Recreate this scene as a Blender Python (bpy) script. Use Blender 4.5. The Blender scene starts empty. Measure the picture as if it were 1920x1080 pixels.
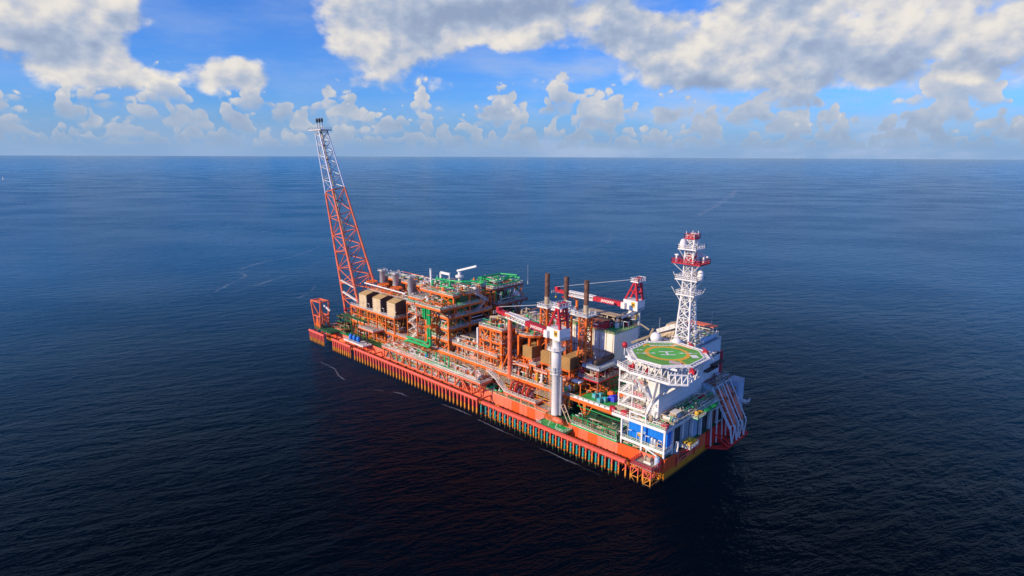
import bpy, math, random
from mathutils import Vector, Matrix
random.seed(11)
R = math.radians
scene = bpy.context.scene
col = scene.collection
PI = math.pi

# ------------------------------------------------------------------ materials
class NT:
    """tiny wrapper for building node trees"""
    def __init__(s, tree):
        s.t = tree; s.n = tree.nodes; s.l = tree.links
    def node(s, kind, **kw):
        nd = s.n.new(kind)
        for k, v in kw.items():
            setattr(nd, k, v)
        return nd
    def put(s, sock, val):
        if hasattr(val, 'is_linked') or isinstance(val, bpy.types.NodeSocket):
            s.l.new(val, sock)
        elif val is not None:
            try: sock.default_value = val
            except Exception: sock.default_value = tuple(val) + (1,)
    def math(s, op, a, b=None, c=None, clamp=False):
        nd = s.node('ShaderNodeMath', operation=op, use_clamp=clamp)
        s.put(nd.inputs[0], a)
        if b is not None: s.put(nd.inputs[1], b)
        if c is not None: s.put(nd.inputs[2], c)
        return nd.outputs[0]
    def comb(s, x, y, z):
        nd = s.node('ShaderNodeCombineXYZ')
        s.put(nd.inputs[0], x); s.put(nd.inputs[1], y); s.put(nd.inputs[2], z)
        return nd.outputs[0]
    def noise(s, vec, scale, detail=3, rough=.55, dist=0.0):
        nd = s.node('ShaderNodeTexNoise')
        s.put(nd.inputs['Vector'], vec); nd.inputs['Scale'].default_value = scale
        nd.inputs['Detail'].default_value = detail; nd.inputs['Roughness'].default_value = rough
        nd.inputs['Distortion'].default_value = dist
        return nd.outputs[0]
    def mix(s, f, a, b):
        nd = s.node('ShaderNodeMix', data_type='RGBA')
        s.put(nd.inputs[0], f); s.put(nd.inputs[6], a); s.put(nd.inputs[7], b)
        return nd.outputs[2]
    def smooth(s, x, lo, hi, a=0.0, b=1.0):
        nd = s.node('ShaderNodeMapRange', interpolation_type='SMOOTHSTEP')
        s.put(nd.inputs[0], x)
        nd.inputs[1].default_value = lo; nd.inputs[2].default_value = hi
        nd.inputs[3].default_value = a; nd.inputs[4].default_value = b
        return nd.outputs[0]

def newmat(name):
    m = bpy.data.materials.new(name); m.use_nodes = True
    t = NT(m.node_tree); b = m.node_tree.nodes['Principled BSDF']
    return m, t, b

def c4(c): return (c[0], c[1], c[2], 1)

def paint(name, rgb, rough=.5, var=.22, metal=0.0, dirt=None, scale=.35):
    m, t, b = newmat(name)
    g = t.node('ShaderNodeNewGeometry').outputs['Position']
    n = t.noise(g, scale, 4, .6); n2 = t.noise(g, 3.0, 3, .6)
    f = t.math('MULTIPLY_ADD', n2, .5, t.math('MULTIPLY', n, .5))
    f = t.smooth(f, .32, .68)
    dk = tuple(x * (1 - var * 1.5) for x in rgb); lt = tuple(min(1, x * (1 + var * .6)) for x in rgb)
    cc = t.mix(f, c4(dk), c4(lt))
    if dirt:
        d = t.smooth(t.noise(g, .9, 5, .7), .55, .72)
        cc = t.mix(t.math('MULTIPLY', d, .6), cc, c4(dirt))
    t.put(b.inputs['Base Color'], cc)
    b.inputs['Roughness'].default_value = rough; b.inputs['Metallic'].default_value = metal
    return m

RUST = (.16, .06, .03)
ORANGE = paint('orange_steel_paint', (.90, .175, .022), .5, .32, dirt=(.28, .055, .018))
ORANGE2 = paint('faded_orange_paint', (.90, .18, .075), .5, .28, dirt=(.40, .09, .03))
RED = paint('red_paint', (.55, .018, .035), .5, .25, dirt=(.30, .02, .02))
WHITE = paint('white_paint', (.80, .77, .72), .5, .07, dirt=(.55, .45, .36))
OFFW = paint('weathered_white_paint', (.76, .71, .62), .55, .15, dirt=(.42, .25, .14))
BEIGE = paint('sandy_beige_paint', (.74, .58, .36), .55, .16, dirt=(.5, .36, .2))
BROWN = paint('brown_louvre_paint', (.22, .12, .05), .55, .15)
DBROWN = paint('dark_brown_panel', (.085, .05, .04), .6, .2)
GREY = paint('grey_grating', (.40, .33, .24), .7, .35, dirt=(.34, .14, .05))
LGREY = paint('light_grey_steel', (.5, .52, .54), .4, .15, metal=.3)
GALV = paint('galvanised_steel', (.58, .60, .64), .35, .12, metal=.35)
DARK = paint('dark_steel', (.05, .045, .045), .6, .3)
GREEN = paint('green_pipe_paint', (.02, .42, .12), .4, .15)
DGREEN = paint('shaded_green_deck_paint', (.02, .13, .045), .6, .3)  # green darkened to put the left end's cloud shadow into the colour
LGREEN = paint('bright_green_deck', (.05, .40, .08), .6, .22)
YELLOW = paint('yellow_paint', (.75, .42, .03), .5, .2)
BLUE = paint('blue_paint', (.005, .20, .72), .5, .12)
CYAN = paint('cyan_paint', (.04, .5, .55), .5, .1)
RUSTP = paint('rusty_pile_steel', (.19, .085, .05), .8, .5, scale=.8)
BLUEG = paint('blue_grey_paint', (.42, .50, .58), .5, .1)
PINKR = paint('rust_brown_paint', (.33, .10, .05), .6, .3)
TAN = paint('tan_insulation', (.50, .38, .24), .6, .3)
BLACK = paint('black_paint', (.012, .012, .014), .5, .1)
HGREEN = paint('helideck_green', (.15, .42, .06), .75, .22, dirt=(.12, .30, .07))
HGREEN2 = paint('helideck_bright_green', (.12, .52, .075), .75, .22, dirt=(.10, .36, .08))
HYEL = paint('helideck_yellow', (.85, .42, .03), .6, .1)
MARK = paint('white_marking', (.82, .82, .74), .6, .06)

def banded(name, top, bottom, zc, panel=None):
    m, t, b = newmat(name)
    g = t.node('ShaderNodeNewGeometry').outputs['Position']
    sp = t.node('ShaderNodeSeparateXYZ'); t.put(sp.inputs[0], g)
    x, y, z = sp.outputs
    n = t.noise(g, .5, 4, .6)
    zz = t.math('ADD', z, t.math('MULTIPLY', n, .25))
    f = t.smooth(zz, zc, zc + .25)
    topc = c4(top)
    if panel:
        wn = t.node('ShaderNodeTexWhiteNoise', noise_dimensions='2D')
        t.put(wn.inputs['Vector'], t.comb(t.math('FLOOR', t.math('DIVIDE', x, 3.9)), t.math('FLOOR', t.math('DIVIDE', y, 8.0)), 0.0))
        topc = t.mix(t.smooth(wn.outputs[0], .25, .8), c4(top), c4(panel))
        # weld seams
        fr = t.math('FRACT', t.math('DIVIDE', x, 3.9))
        seam = t.math('LESS_THAN', fr, .025)
        topc = t.mix(t.math('MULTIPLY', seam, .45), topc, (.2, .03, .015, 1))
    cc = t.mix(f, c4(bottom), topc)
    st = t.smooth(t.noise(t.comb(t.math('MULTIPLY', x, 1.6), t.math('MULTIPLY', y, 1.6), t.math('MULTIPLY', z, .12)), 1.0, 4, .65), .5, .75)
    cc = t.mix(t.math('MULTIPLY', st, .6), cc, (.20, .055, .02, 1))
    growth_shade = t.smooth(zz, .3, 1.5)  # waterline darkened in the colour, for marine growth and shadow alike
    cc = t.mix(growth_shade, (.03, .02, .01, 1), cc)
    t.put(b.inputs['Base Color'], cc); b.inputs['Roughness'].default_value = .5
    return m
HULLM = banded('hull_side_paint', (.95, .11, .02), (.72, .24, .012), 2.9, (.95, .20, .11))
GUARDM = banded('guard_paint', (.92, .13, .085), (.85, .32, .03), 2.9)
TEALM = banded('teal_riser_paint', (.03, .40, .36), (.025, .17, .05), 2.3)

# ------------------------------------------------------------------ mesh builder
SPLIT = {'post', 'support', 'landing', 'saddle', 'draught_mark', 'side_ledge', 'flare_riser', 'large_pipe', 'gooseneck_pipe', 'toe_panel', 'enclosure', 'radar_scanner', 'fender_bracket', 'sign', 'caution_stripe', 'foot'}
class MB:
    def __init__(s): s.v = []; s.f = []; s.sm = []
    def add(s, vs, fs, smooth=False):
        o = len(s.v); s.v += [tuple(p) for p in vs]
        for f in fs: s.f.append([i + o for i in f]); s.sm.append(smooth)
        return s
    def box(s, x0, x1, y0, y1, z0, z1):
        vs = [(x, y, z) for z in (z0, z1) for y in (y0, y1) for x in (x0, x1)]
        return s.add(vs, [(0, 2, 3, 1), (4, 5, 7, 6), (0, 1, 5, 4), (2, 6, 7, 3), (0, 4, 6, 2), (1, 3, 7, 5)])
    def prism(s, poly, z0, z1):
        n = len(poly)
        vs = [(p[0], p[1], z0) for p in poly] + [(p[0], p[1], z1) for p in poly]
        return s.add(vs, [tuple(range(n))[::-1], tuple(range(n, 2 * n))] + [(i, (i + 1) % n, (i + 1) % n + n, i + n) for i in range(n)])
    def _frame(s, p, q):
        d = (Vector(q) - Vector(p)); L = d.length; d = d / (L or 1)
        a = Vector((0, 0, 1)) if abs(d.z) < .95 else Vector((1, 0, 0))
        u = d.cross(a).normalized(); w = u.cross(d).normalized()
        return u, w
    def bar(s, p, q, w=.2, h=None):
        h = h or w
        u, v = s._frame(p, q); p = Vector(p); q = Vector(q)
        vs = [b + u * (sx * w / 2) + v * (sy * h / 2) for b in (p, q) for sx, sy in ((-1, -1), (1, -1), (1, 1), (-1, 1))]
        return s.add(vs, [(3, 2, 1, 0), (4, 5, 6, 7), (0, 1, 5, 4), (1, 2, 6, 5), (2, 3, 7, 6), (3, 0, 4, 7)])
    def tube(s, p, q, r=.2, n=6, r2=None, cap=True):
        r2 = r if r2 is None else r2
        u, v = s._frame(p, q); p = Vector(p); q = Vector(q)
        vs = []
        for b, rr in ((p, r), (q, r2)):
            for i in range(n):
                a = 2 * PI * i / n
                vs.append(b + u * (math.cos(a) * rr) + v * (math.sin(a) * rr))
        s.add(vs, [(i, (i + 1) % n, (i + 1) % n + n, i + n) for i in range(n)], True)
        if cap: s.add(vs, [tuple(range(n))[::-1], tuple(range(n, 2 * n))])
        return s
    def pipe(s, pts, r=.2, n=6):
        for a, b in zip(pts, pts[1:]): s.tube(a, b, r, n)
        for p in pts[1:-1]: s.ball(p, r * 1.03, 6, 4)
        return s
    def ball(s, c, r, n=12, m=8, sz=1.0, lo=-PI / 2, hi=PI / 2):
        vs = []; fs = []
        for j in range(m + 1):
            t = lo + (hi - lo) * j / m
            for i in range(n):
                a = 2 * PI * i / n
                vs.append((c[0] + r * math.cos(t) * math.cos(a), c[1] + r * math.cos(t) * math.sin(a), c[2] + r * sz * math.sin(t)))
        for j in range(m):
            for i in range(n):
                fs.append((j * n + i, j * n + (i + 1) % n, (j + 1) * n + (i + 1) % n, (j + 1) * n + i))
        return s.add(vs, fs, True)
    def lathe(s, c, prof, n=16, axis='z'):
        vs = []; fs = []
        for r, h in prof:
            for i in range(n):
                a = 2 * PI * i / n; x, y = r * math.cos(a), r * math.sin(a)
                if axis == 'z': vs.append((c[0] + x, c[1] + y, c[2] + h))
                elif axis == 'x': vs.append((c[0] + h, c[1] + x, c[2] + y))
                else: vs.append((c[0] + x, c[1] + h, c[2] + y))
        for j in range(len(prof) - 1):
            for i in range(n):
                fs.append((j * n + i, j * n + (i + 1) % n, (j + 1) * n + (i + 1) % n, (j + 1) * n + i))
        return s.add(vs, fs, True)
    def rail(s, pts, h=1.1, sp=2.0, w=.07, closed=False):
        if closed: pts = list(pts) + [pts[0]]
        for a, b in zip(pts, pts[1:]):
            a = Vector(a); b = Vector(b); L = (b - a).length
            n = max(1, round(L / sp))
            for k in range(n + 1):
                p = a.lerp(b, k / n); s.bar(p, p + Vector((0, 0, h)), w)
            for f in (.5, 1.0):
                s.bar(a + Vector((0, 0, h * f)), b + Vector((0, 0, h * f)), w)
            s.bar(a + Vector((0, 0, .1)), b + Vector((0, 0, .1)), .04, .2)
        return s
    def islands(s):
        par = {}
        def find(a):
            while par.setdefault(a, a) != a:
                par[a] = par[par[a]]; a = par[a]
            return a
        key = [tuple(round(c, 3) for c in p) for p in s.v]
        for f in s.f:
            r0 = find(key[f[0]])
            for i in f[1:]: par[find(key[i])] = r0
        out = {}
        for f, sm in zip(s.f, s.sm): out.setdefault(find(key[f[0]]), []).append((f, sm))
        res = []
        for fs in out.values():
            m = MB(); mp = {}
            for f, sm in fs:
                for i in f:
                    if i not in mp: mp[i] = len(m.v); m.v.append(s.v[i])
                m.f.append([mp[i] for i in f]); m.sm.append(sm)
            res.append(m)
        return res
    def build(s, name, mat, parent=None, loc=None):
        if parent is not None and name in SPLIT:
            isl = s.islands()
            if 1 < len(isl) <= 60:
                return [m.build_one(name, mat, parent, loc) for m in isl][0]
        return s.build_one(name, mat, parent, loc)
    def build_one(s, name, mat, parent=None, loc=None):
        if parent is not None: off = parent.get('_o', (0, 0, 0))
        else: off = loc or (0, 0, 0)
        me = bpy.data.meshes.new(name)
        me.from_pydata([(x - off[0], y - off[1], z - off[2]) for x, y, z in s.v], [], s.f)
        me.polygons.foreach_set('use_smooth', s.sm)
        me.materials.append(mat); me.update()
        o = bpy.data.objects.new(name, me); col.objects.link(o)
        if parent is not None: o.parent = parent; parent_off = parent
        else: o.location = off
        return o

def tag(o, label=None, cat=None, group=None, kind=None):
    if label: o['label'] = label
    if cat: o['category'] = cat
    if group: o['group'] = group
    if kind: o['kind'] = kind
    return o
OFF = {}
def thing(name, label, cat, loc, group=None):
    o = bpy.data.objects.new(name, None); col.objects.link(o); o.location = loc
    o.empty_display_size = .5
    o['_o'] = tuple(float(a) for a in loc)
    return tag(o, label, cat, group)
def copy_tree(o, loc, label=None, group=None, rz=None):
    r = o.copy(); col.objects.link(r); r.location = loc
    if label: r['label'] = label
    if group: r['group'] = group
    if rz is not None: r.rotation_euler = (0, 0, rz)
    for ch in o.children:
        c = ch.copy(); col.objects.link(c); c.parent = r
        for g in ch.children:
            d = g.copy(); col.objects.link(d); d.parent = c
    return r
def sub(mb, name, mat, part, th):
    """a sub-part under a part"""
    off = th['_o']; me_o = mb.build(name, mat, None, off)
    me_o.location = (0, 0, 0); me_o.parent = part
    return me_o
def text(body, name, size, mat, parent, loc, rot, align='CENTER'):
    cu = bpy.data.curves.new(name, 'FONT'); cu.body = body; cu.size = size
    cu.align_x = align; cu.align_y = 'CENTER'; cu.extrude = .012; cu.offset = size * .018
    cu.materials.append(mat)
    tmp = bpy.data.objects.new('lettering_curve', cu); col.objects.link(tmp)
    me = bpy.data.meshes.new_from_object(tmp); bpy.data.objects.remove(tmp); bpy.data.curves.remove(cu)
    o = bpy.data.objects.new(name, me); col.objects.link(o)
    off = Vector(parent['_o']); o.parent = parent
    o.location = Vector(loc) - off; o.rotation_euler = rot
    return o

# ------------------------------------------------------------------ the hull
hull = thing('barge_hull', 'long rectangular orange floating hull with an ochre band at the waterline', 'hull', (100, 23, 0))
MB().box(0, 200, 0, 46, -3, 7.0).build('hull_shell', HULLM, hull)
MB().box(.3, 199.7, .3, 45.7, 7.02, 7.12).build('main_deck', DGREEN, hull)
b = MB(); b.rail([(118, .15, 7.1), (153, .15, 7.1)]); b.rail([(12, .15, 7.1), (20, .15, 7.1)])
b.build('railing', BEIGE, hull)
b = MB()
for k in range(50):
    x = 2 + k * 4
    if 40 < x < 128 or 128 < x < 190 and k % 3: continue
    b.box(x, x + .25, -.35, 0.02, 1.2, 2.7)
    b.bar((x + .1, -.1, 2.7), (x + 2.0, -.1, 2.2), .15)
b.build('fender_bracket', YELLOW, hull)
text('JANGKRIK', 'lettering', 1.5, BLACK, hull, (200.03, 12.0, 4.9), (PI / 2, 0, PI / 2))
text('JAKARTA', 'lettering', .8, DARK, hull, (200.03, 11.6, 3.6), (PI / 2, 0, PI / 2))
tb = MB()
for y in (6.5, 18, 27): 
    tb.box(200.0, 200.03, y, y + .9, 2.2, 5.6)
tb.build('draught_mark', RED, hull)

# riser guards
def guard(x0, x1, n, label, pile_r=.37):
    g = thing('riser_guard', label, 'riser guard', (x0, -7, 0), 'riser guards along the hull side')
    MB().tube((x0, -7, 6.1), (x1, -7, 6.1), .62, 8).build('top_beam', GUARDM, g)
    br = MB()
    m = max(2, int((x1 - x0) / 6))
    for k in range(m + 1):
        x = x0 + .3 + (x1 - x0 - .6) * k / m
        br.prism([(x - .15, -6.6), (x + .15, -6.6), (x + .15, 0), (x - .15, 0)], 5.5, 6.0)
        br.bar((x, -6.8, 5.9), (x, -.1, 2.6), .3)
        br.bar((x, -.1, 6.0), (x, -.1, 1.0), .4)
    for p in (3.6,): br.bar((x0, -.5, p), (x1, -.5, p), .3)
    br.build('bracket', ORANGE2, g)
    for k in range(n):
        x = x0 + .5 + (x1 - x0 - 1) * k / (n - 1) + random.uniform(-.09, .09)
        MB().tube((x, -7, 5.9), (x, -7, -1.0), pile_r, 8).build('pile', GUARDM, g)
    return g
guard(-4, 11.2, 11, 'short red and ochre pile guard under the left end tower', .27)
guard(19.5, 36.5, 10, 'short red and ochre pile guard below the blue tanks')
guard(39.5, 125.7, 39, 'longest red and ochre pile guard below the pipe porch')
g4 = thing('riser_guard', 'red beam guard holding the row of teal risers', 'riser guard', (128, -7, 0), 'riser guards along the hull side')
MB().box(128, 190.8, -7.4, -6.3, 5.4, 6.3).build('top_beam', GUARDM, g4)
for k in range(25):
    x = 129.7 + 2.49 * k
    MB().box(x + .95, x + 1.35, -6.4, -6.1, -1, 5.4).build('pile', GUARDM, g4)
br = MB()
for k in range(25):
    x = 129.7 + 2.49 * k
    br.bar((x + 1.2, -.5, 3.2), (x + 1.2, -.5, -.5), .4)
    br.bar((x, -6.2, 2.2), (x, -.3, 3.4), .25)
br.build('bracket', ORANGE, g4)
ris = thing('riser', 'slim teal and green riser tube hanging from the red beam guard', 'riser', (128.5, -7.9, 0), 'teal risers hanging along the hull')
MB().tube((128.5, -7.9, 5.2), (128.5, -7.9, 1.9), .30, 8).build('sleeve', TEALM, ris)
MB().tube((128.5, -7.9, 1.9), (128.5, -7.9, -1.2), .19, 8).build('lower_tube', TEALM, ris)
MB().tube((128.5, -7.9, 1.7), (128.5, -7.9, 2.0), .42, 8).bar((128.5, -7.9, 1.85), (128.5, -6.6, 1.85), .14).build('collar', ORANGE, ris)
for k in range(1, 25):
    copy_tree(ris, (128.5 + 2.49 * k, -7.9, 0))

# ------------------------------------------------------------------ lattices
def lattice4(mb_leg, mb_br, base, top, r=.3, rb=.14, panels=6, xb=True):
    """base/top: four corner points each"""
    for a, b in zip(base, top): mb_leg.tube(a, b, r, 8)
    for i in range(4):
        a0, b0 = Vector(base[i]), Vector(top[i]); a1, b1 = Vector(base[(i + 1) % 4]), Vector(top[(i + 1) % 4])
        for k in range(panels):
            p0, p1 = a0.lerp(b0, k / panels), a0.lerp(b0, (k + 1) / panels)
            q0, q1 = a1.lerp(b1, k / panels), a1.lerp(b1, (k + 1) / panels)
            mb_br.tube(p1, q1, rb, 5, cap=False)
            if xb: mb_br.tube(p0, q1, rb, 5, cap=False); mb_br.tube(q0, p1, rb, 5, cap=False)
            elif (k + i) % 2: mb_br.tube(p0, q1, rb, 5, cap=False)
            else: mb_br.tube(q0, p1, rb, 5, cap=False)

# flare tower (three legs, leaning outboard)
fl = thing('flare_tower', 'tall leaning flare tower, orange below and pale grey above', 'flare tower', (8, 14, 10))
A0, A1 = Vector((-1, 13, 12)), Vector((-20, 12, 106.5))
B0, B1 = Vector((18, 9.5, 21)), Vector((-12.2, 10, 107.5))
C0, C1 = Vector((17, 20, 30)), Vector((-11.5, 14.2, 107.5))
# common cut height where the paint changes
def cut(a, b, z): return a.lerp(b, (z - a.z) / (b.z - a.z))
cz = {0: 75.5, 1: 78.3, 2: 79.0}
for i, (a, b) in enumerate(((A0, A1), (B0, B1), (C0, C1))):
    c = cut(a, b, cz[i])
    MB().tube(a, c, .72, 10, .5).build('leg', ORANGE2, fl)
    MB().tube(c, b, .48, 10, .36).build('leg', GALV, fl)
def node(i, t):
    a, b = ((A0, A1), (B0, B1), (C0, C1))[i]
    lo = (12, 16, 20)[i]; hi = (106, 107, 107)[i]
    # t from 0 (bottom) to 1 (top)
    return cut(a, b, lo + (hi - lo) * t)
ts = [0.0, .06, .15, .24, .33, .43, .54, .66, .765, .86, .94, 1.0]
lo_, hi_ = MB(), MB()
ts = [0, .085, .17, .255, .345, .44, .54, .68]
tu = [.68, .75, .82, .885, .945, 1.0]
for seq, m, rr in ((ts, lo_, .24), (tu, hi_, .16)):
    for k in range(len(seq) - 1):
        for i, j in ((0, 1), (1, 2), (2, 0)):
            mb = m
            if j == 2 or i == 2:
                if seq[k + 1] < .1: continue
            p0, q0, p1, q1 = node(i, seq[k]), node(j, seq[k]), node(i, seq[k + 1]), node(j, seq[k + 1])
            mid = p1.lerp(q1, .5)
            mb.tube(p1, q1, rr * .9, 6, cap=False)
            if (i, j) == (0, 1):
                if k % 2: mb.tube(p0, q1, rr, 6, cap=False)
                else: mb.tube(q0, p1, rr, 6, cap=False)
            else:
                mb.tube(p0, q1, rr, 6, cap=False); mb.tube(q0, p1, rr * .85, 6, cap=False)
lo_.bar(A0 + Vector((0, 0, 0)), (16, 12, 17), .7); lo_.bar(A0, (4, 13, 8), 1.0); lo_.bar(A0 + Vector((0,0,3)), (20, 14, 14.3), .6)
lo_.bar(node(0, .02), B0, .5)
lo_.build('bracing', ORANGE2, fl)
hi_.build('bracing', GALV, fl)
ci = Vector((8, 15, 14)); ct = Vector((-15, 12, 107))
m = MB()
for dx, r in ((0, .42), (1.3, .3)):
    m.tube(ci + Vector((dx + 2, 0, 0)), ct + Vector((dx * .4, .6, 0)), r, 6)
m.build('flare_riser', TAN, fl)
m = MB()
for k in range(12):
    t = .1 + k * .075
    p = ci.lerp(ct, t); m.box(p.x - 1, p.x + 2, p.y - .8, p.y + .8, p.z, p.z + .25)
m.build('landing', PINKR, fl)
MB().box(-22.6, -9.6, 9.4, 15.8, 107.6, 108.0).build('top_platform', OFFW, fl)
MB().rail([(-22.4, 9.6, 108), (-9.8, 9.6, 108), (-9.8, 15.6, 108), (-22.4, 15.6, 108)], 1.2, closed=True, w=.1).build('railing', LGREY, fl)
for k, x in enumerate((-18.5, -15.9, -13.3)):
    tp = MB().tube((x, 12.5, 108), (x, 12.5, 112.2), .28, 8).build('flare_tip', LGREY, fl)
    sub(MB().lathe((x, 12.5, 111.6), [(.3, 0), (.6, .8), (.6, 1.8), (.35, 2.3)], 10), 'burner', DARK, tp, fl)
MB().bar((-3, 12.2, 30), (16, 9.4, 29), .9, .5).bar((-1, 12, 24), (17, 9.4, 22.5), 1.0, .7).build('cross_beam', OFFW, fl)

# left end tower
et = thing('gantry_frame', 'open orange box gantry at the far left corner of the hull', 'gantry', (0, -2.5, 8))
tp = [(-4, -5, 21.8), (5.8, -5, 22), (5, 0, 22), (-4.6, 0, 21.6)]
bt = [(-1, -5, 8), (4, -5, 8), (3.4, 0, 8), (-1, 0, 8)]
for a, c in zip(bt, tp): MB().bar(a, c, .65).build('leg', ORANGE2, et)
m = MB()
for i in range(4):
    m.bar(tp[i], tp[(i + 1) % 4], .55)
    a, c = Vector(bt[i]).lerp(Vector(tp[i]), .45), Vector(bt[(i + 1) % 4]).lerp(Vector(tp[(i + 1) % 4]), .45)
    m.bar(a, c, .45); m.bar(bt[i], a.lerp(c, .5), .35); m.bar(bt[(i + 1) % 4], a.lerp(c, .5), .35)
m.bar(tp[0], tp[2], .3)
m.bar(Vector(tp[0]), Vector(bt[1]).lerp(Vector(tp[1]), .45), .35)
m.build('cross_brace', ORANGE2, et)
MB().add([(-.6, -5.02, 8), (3.6, -5.02, 8), (3.9, -5.02, 9), (1.8, -5.02, 14.5), (-.8, -5.02, 9)], [(0, 1, 2, 3, 4)]).build('gusset_plate', ORANGE, et)
MB().bar((4.5, -2.5, 20), (10.5, -2.5, 18.2), .5, .8).build('hoist_beam', OFFW, et)

# ------------------------------------------------------------------ platforms
def deckset(th, z, x0, x1, y0, y1, edge=ORANGE, top=GREY, rail=OFFW, thick=.75, rails='NSEW', railw=.11):
    MB().box(x0 + .25, x1 - .25, y0 + .25, y1 - .25, z - .12, z).build('deck', top, th)
    m = MB()
    for a, c in (((x0, y0), (x1, y0)), ((x1, y0), (x1, y1)), ((x1, y1), (x0, y1)), ((x0, y1), (x0, y0))):
        dx = .12 if a[1] == c[1] else 0; dy = 0 if dx else .12
        m.box(min(a[0], c[0]) - dy, max(a[0], c[0]) + dy, min(a[1], c[1]) - dx + (.24 if dy else 0), max(a[1], c[1]) + dx - (.24 if dy else 0), z - thick, z + .04)
    nx = max(1, int((x1 - x0) / 5))
    for k in range(1, nx):
        x = x0 + (x1 - x0) * k / nx; m.box(x - .12, x + .12, y0 + .14, y1 - .14, z - .6, z - .14)
    m.build('edge_beam', edge, th)
    r = MB(); zz = z + .04
    if 'S' in rails: r.rail([(x0, y0, zz), (x1, y0, zz)], w=railw)
    if 'E' in rails: r.rail([(x1, y0, zz), (x1, y1, zz)], w=railw)
    if 'N' in rails: r.rail([(x1, y1, zz), (x0, y1, zz)], w=railw)
    if 'W' in rails: r.rail([(x0, y1, zz), (x0, y0, zz)], w=railw)
    if rails: r.build('railing', rail, th)
def column(th, x, y, z0, z1, w=.6, mat=ORANGE, name='column'):
    return MB().bar((x, y, z0), (x, y, z1), w).build(name, mat, th)
def braces(th, segs, w=.35, mat=ORANGE, name='bracing'):
    m = MB()
    for a, c in segs: m.bar(a, c, w)
    return m.build(name, mat, th)
def stair(p, q, w=1.1, label='', mat=OFFW, across='y'):
    """one stair flight as its own thing"""
    th = thing('stair_flight', label, 'stairs', p, None)
    p = Vector(p); q = Vector(q); s = Vector((0, w / 2, 0)) if across == 'y' else Vector((w / 2, 0, 0))
    m = MB(); 
    for sg in (-1, 1): m.bar(p + s * sg, q + s * sg, .1, .35)
    m.build('stringer', mat, th)
    n = max(4, int((q - p).length / .45)); m = MB()
    for k in range(n):
        c = p.lerp(q, (k + .5) / n)
        m.box(c.x - (.15 if across == 'y' else w / 2), c.x + (.15 if across == 'y' else w / 2), c.y - (w / 2 if across == 'y' else .15), c.y + (w / 2 if across == 'y' else .15), c.z - .03, c.z + .03)
    m.build('tread', mat, th)
    m = MB(); up = Vector((0, 0, 1.05))
    for sg in (-1, 1):
        m.bar(p + s * sg + up, q + s * sg + up, .09); m.bar(p + s * sg + up * .5, q + s * sg + up * .5, .07)
        for k in range(5):
            c = p.lerp(q, k / 4) + s * sg; m.bar(c, c + up, .08)
    m.build('handrail', mat, th)
    return th

PIPEC = {'n': DGREEN, 'k': DARK, 'o': ORANGE, 'g': GREEN, 'w': OFFW, 't': TAN, 'y': YELLOW, 'l': LGREY, 'r': RED, 'd': PINKR}
def pipework(th, x0, x1, y0, y1, z0, z1, n, cols='owgt', rng=None, rmin=.06, rmax=.22):
    """random but orthogonal runs of piping with elbows, one mesh per colour"""
    rng = rng or random
    ms = {}; n = int(n * 1.9)
    for k in range(n):
        c = rng.choice(cols); m = ms.setdefault(c, MB()); r = rng.uniform(rmin, rmax)
        p = Vector((rng.uniform(x0, x1), rng.uniform(y0, y1), z0 + rng.uniform(.1, .35) * (z1 - z0)))
        pts = [Vector((p.x, p.y, z0)), p.copy()] if rng.random() < .5 else [p.copy()]
        ax = rng.choice('xy')
        for j in range(rng.randint(2, 4)):
            p = p.copy()
            if ax == 'x': p.x = min(x1, max(x0, p.x + rng.choice((-1, 1)) * rng.uniform(1.5, (x1 - x0) * .6)))
            elif ax == 'y': p.y = min(y1, max(y0, p.y + rng.choice((-1, 1)) * rng.uniform(1.2, (y1 - y0) * .5)))
            else: p.z = min(z1, max(z0 + .1, p.z + rng.choice((-1, 1)) * rng.uniform(.6, 2.5)))
            pts.append(p)
            ax = rng.choice([a for a in 'xyz' if a != ax])
        m.pipe(pts, r, 6)
    for c, m in ms.items():
        if m.v: m.build('pipework', PIPEC[c], th)['kind'] = 'stuff'

# ------------------------------------------------------------------ equipment (each one a thing)
PROTO = {}
def proto_vvessel(mat, h, r):
    th = thing('vertical_vessel', '', 'vessel', (0, 0, 0))
    MB().lathe((0, 0, .5), [(.05, 0), (r * .7, .08), (r, .35), (r, h - .9), (r * .7, h - .6), (.05, h - .5)], 12).build('shell', mat, th)
    MB().tube((0, 0, 0), (0, 0, .7), r * .8, 10).build('skirt', ORANGE, th)
    MB().tube((0, 0, h), (0, 0, h + .5), r * .2, 6).tube((r * .9, 0, h * .6), (r * 1.5, 0, h * .6), r * .18, 6).build('nozzle', OFFW, th)
    return th
def proto_hvessel(mat, L, r):
    th = thing('horizontal_vessel', '', 'vessel', (0, 0, 0))
    MB().lathe((-L / 2, 0, r + .5), [(.05, -.1), (r * .7, .05), (r, .4), (r, L - .4), (r * .7, L - .05), (.05, L + .1)], 12, 'x').build('shell', mat, th)
    m = MB()
    for x in (-L * .3, L * .3): m.box(x - .15, x + .15, -r * .8, r * .8, 0, r * .9 + .2)
    m.build('saddle', ORANGE, th)
    MB().tube((0, 0, 2 * r + .4), (0, 0, 2 * r + 1.0), .18, 6).tube((L * .3, 0, 2 * r + .4), (L * .3, 0, 2 * r + .8), .14, 6).build('nozzle', OFFW, th)
    return th
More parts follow.
